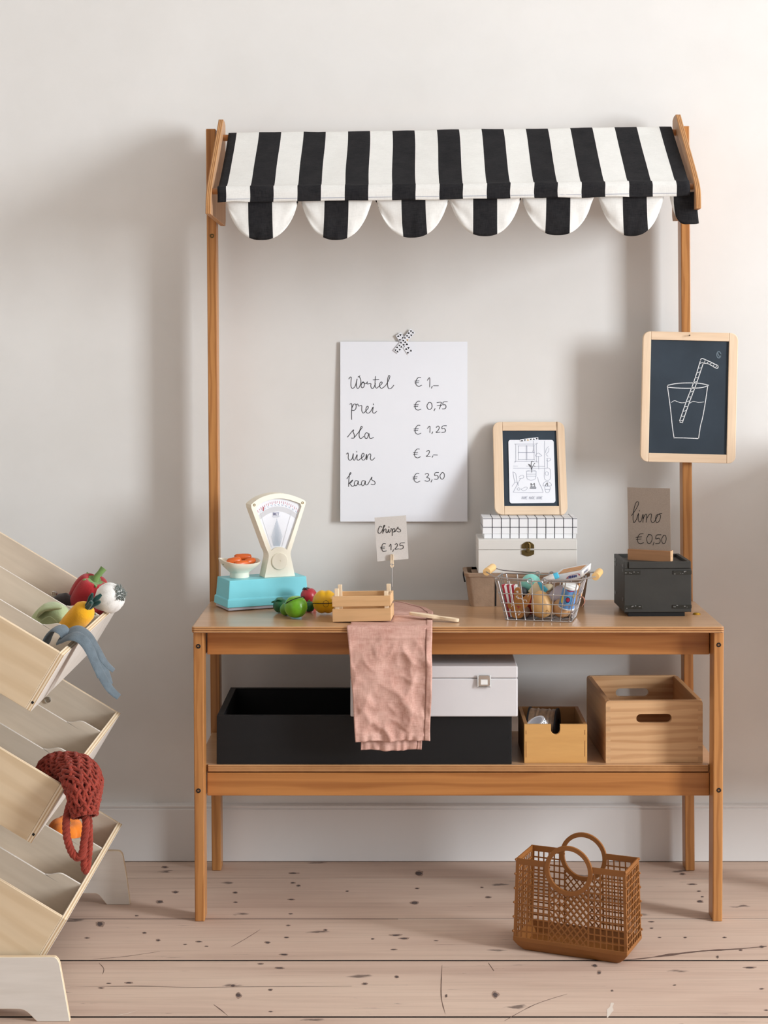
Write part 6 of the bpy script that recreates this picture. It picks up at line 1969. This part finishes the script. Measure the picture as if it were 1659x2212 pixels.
# ------------------------------------------------------------------ plastic shopper on the floor
fl_, fr_, bl_ = P(1114.8, 1855.5, 3.42), P(1350.5, 1884, 3.33), None
bw, bd, bh = .226, .100, .1835
e1 = Vector((cos(radians(-23)), sin(radians(-23)), 0)); e2 = Vector((-e1.y, e1.x, 0))
o0 = Vector((fl_.x, fl_.y, .0004))
sbag = thing('plastic_shopper', o0 + e1 * bw / 2 + e2 * bd / 2, 'caramel brown lattice plastic shopper with ring handles on the floor', 'bag')
BM = frame(o0, e1, e2, (0, 0, 1))
flare = .004                     # the panels lean out a little towards the ground
def fpan(x, z, y=0.0):           # front / back panels: x along, z up
    return x, z
by = .026                        # top of the solid base
def lattice(face, w, nmid, name):
    """face: function (x, z) -> local point and outward normal; bars as thin strips"""
    b = B(BM)
    hw, th = .00125, .0011
    def bar(p, q, hw=hw):
        P0, n = face(*p); P1, _ = face(*q)
        t = (P1 - P0).normalized(); s = n.cross(t) * hw; nn = n * th
        b.hexa([P0 - s - nn, P0 + s - nn, P0 + s + nn, P0 - s + nn], [P1 - s - nn, P1 + s - nn, P1 + s + nn, P1 - s + nn])
    top = bh - .0105
    nz = 11
    zs_ = [by + (top - by) * i / nz for i in range(nz + 1)]
    # frame strips
    bar((.003, by), (.003, bh), .003); bar((w - .003, by), (w - .003, bh), .003)
    return b, bar, zs_, top
ringc, ro, ri = (bw * .487, bh - .0125), .0492, .0405
def in_ring(x, z, r=ro - .001):
    return (x - ringc[0]) ** 2 + (z - ringc[1]) ** 2 < r * r
def clip_ring(p, q):
    out, cur = [], None
    n = 40
    for i in range(n + 1):
        t = i / n
        c = (p[0] + (q[0] - p[0]) * t, p[1] + (q[1] - p[1]) * t)
        if not in_ring(*c):
            if cur is None: cur = [c, c]
            cur[1] = c
        else:
            if cur: out.append(cur)
            cur = None
    if cur: out.append(cur)
    return [c for c in out if abs(c[0][0] - c[1][0]) + abs(c[0][1] - c[1][1]) > .002]
def big_panel(y, ny, name):
    def face(x, z):
        k = 1 - z / bh
        xx = (x - bw / 2) * (1 + .045 * k) + bw / 2
        return Vector((xx, y + ny * flare * 1.3 * k, z)), Vector((0, ny, 0))
    b, bar, zz, top = lattice(face, bw, 0, name)
    bar((0, bh - .005), (ringc[0] - ro + .002, bh - .005), .005)
    bar((ringc[0] + ro - .002, bh - .005), (bw, bh - .005), .005)
    xl, xr = bw * .315, bw * .665
    for z in zz[1:]:
        bar((.004, z), (xl, z)); bar((xr, z), (bw - .004, z))
    for k in range(1, 6):
        for xa, xb in ((.004, xl), (xr, bw - .004)):
            x = xa + (xb - xa) * k / 6
            if not (in_ring(x, top)):
                bar((x, by), (x, top))
            else:
                for c in clip_ring((x, by), (x, top)): bar(*c)
    for x in (xl, xr):
        for c in clip_ring((x, by), (x, top)): bar(c[0], c[1], .0016)
    # diagonal lattice in the middle third
    step = .0125
    h0, h1 = by, top
    for sg in (1, -1):
        k = -40
        while k < 60:
            c0 = k * step
            # line x = xl + c0 + sg * (z - h0) * .82
            pts = []
            for z in [h0 + (h1 - h0) * i / 60 for i in range(61)]:
                x = xl + c0 + sg * (z - h0) * .82
                if xl <= x <= xr: pts.append((x, z))
            if len(pts) > 2:
                for c in clip_ring(pts[0], pts[-1]): bar(*c)
            k += 1
    return b.build(name, M['bag'], sbag)
big_panel(.0012, -1, 'front_panel')
big_panel(bd - .0012, 1, 'back_panel')
def side_panel(x, nx):
    def face(y, z):
        k = 1 - z / bh
        yy = (y - bd / 2) * (1 + .10 * k) + bd / 2
        return Vector((x + nx * .0052 * k, yy, z)), Vector((nx, 0, 0))
    b, bar, zz, top = lattice(face, bd, 0, 'side_panel')
    bar((0, bh - .004), (bd, bh - .004), .004)
    for z in zz[1:]: bar((.004, z), (bd - .004, z))
    for k in range(1, 8): bar((.004 + (bd - .008) * k / 8, by), (.004 + (bd - .008) * k / 8, top))
    return b.build('side_panel', M['bag'], sbag)
side_panel(.0012, -1); side_panel(bw - .0012, 1)
# solid base with rounded-off lower corners
bb = B(BM)
def basering(z, ex, ey, inset):
    return [(-ex + inset, -ey + inset * .5, z), (bw + ex - inset, -ey + inset * .5, z), (bw + ex - inset, bd + ey - inset * .5, z), (-ex + inset, bd + ey - inset * .5, z)]
rings = [basering(by + .002, .0050, .0055, 0), basering(.020, .0050, .0055, .0002), basering(.010, .005, .0055, .0085), basering(.003, .005, .0055, .017), basering(0, .005, .0055, .022)]
vv = [p for r in rings for p in r]
ff = [(i * 4 + k, i * 4 + (k + 1) % 4, (i + 1) * 4 + (k + 1) % 4, (i + 1) * 4 + k) for i in range(4) for k in range(4)]
ff.append((16, 17, 18, 19))
bb.add(vv, ff)
inner = [basering(by + .002, .0030, .0035, 0), basering(.006, .003, .0035, .012)]
vi = [p for r in inner for p in r]
n0 = len(bb.v)
bb.add(vi, [(k, (k + 1) % 4, 4 + (k + 1) % 4, 4 + k) for k in range(4)] + [(4, 5, 6, 7)])
bb.f += [[k, (k + 1) % 4, n0 + (k + 1) % 4, n0 + k] for k in range(4)]; bb.m += [0] * 4
bb.build('base', M['bag'], sbag, bevel=.0012)
for y in (-.0006, bd + .0006):
    n = 56
    o = [(ringc[0] + ro * cos(2 * pi * k / n), ringc[1] + ro * sin(2 * pi * k / n)) for k in range(n)]
    i_ = [(ringc[0] + ri * cos(2 * pi * k / n), ringc[1] + ri * sin(2 * pi * k / n)) for k in range(n)]
    B(BM).prism([o, i_], y - .0028, y + .0028, 'xz').build('ring_handle', M['bag'], sbag, bevel=.0012)
for x in (0, bw):
    for y in (0, bd):
        for k in range(6):
            z = bh * (.985 - .155 * k)
            kk = 1 - z / bh
            px_ = x + (-.006 if x == 0 else .006) * kk; py_ = y + (-.0055 if y == 0 else .0055) * kk
            B(BM).ball((px_, py_, z), .0026, 10, 6).build('corner_knob', M['bag'], sbag, smooth=True)
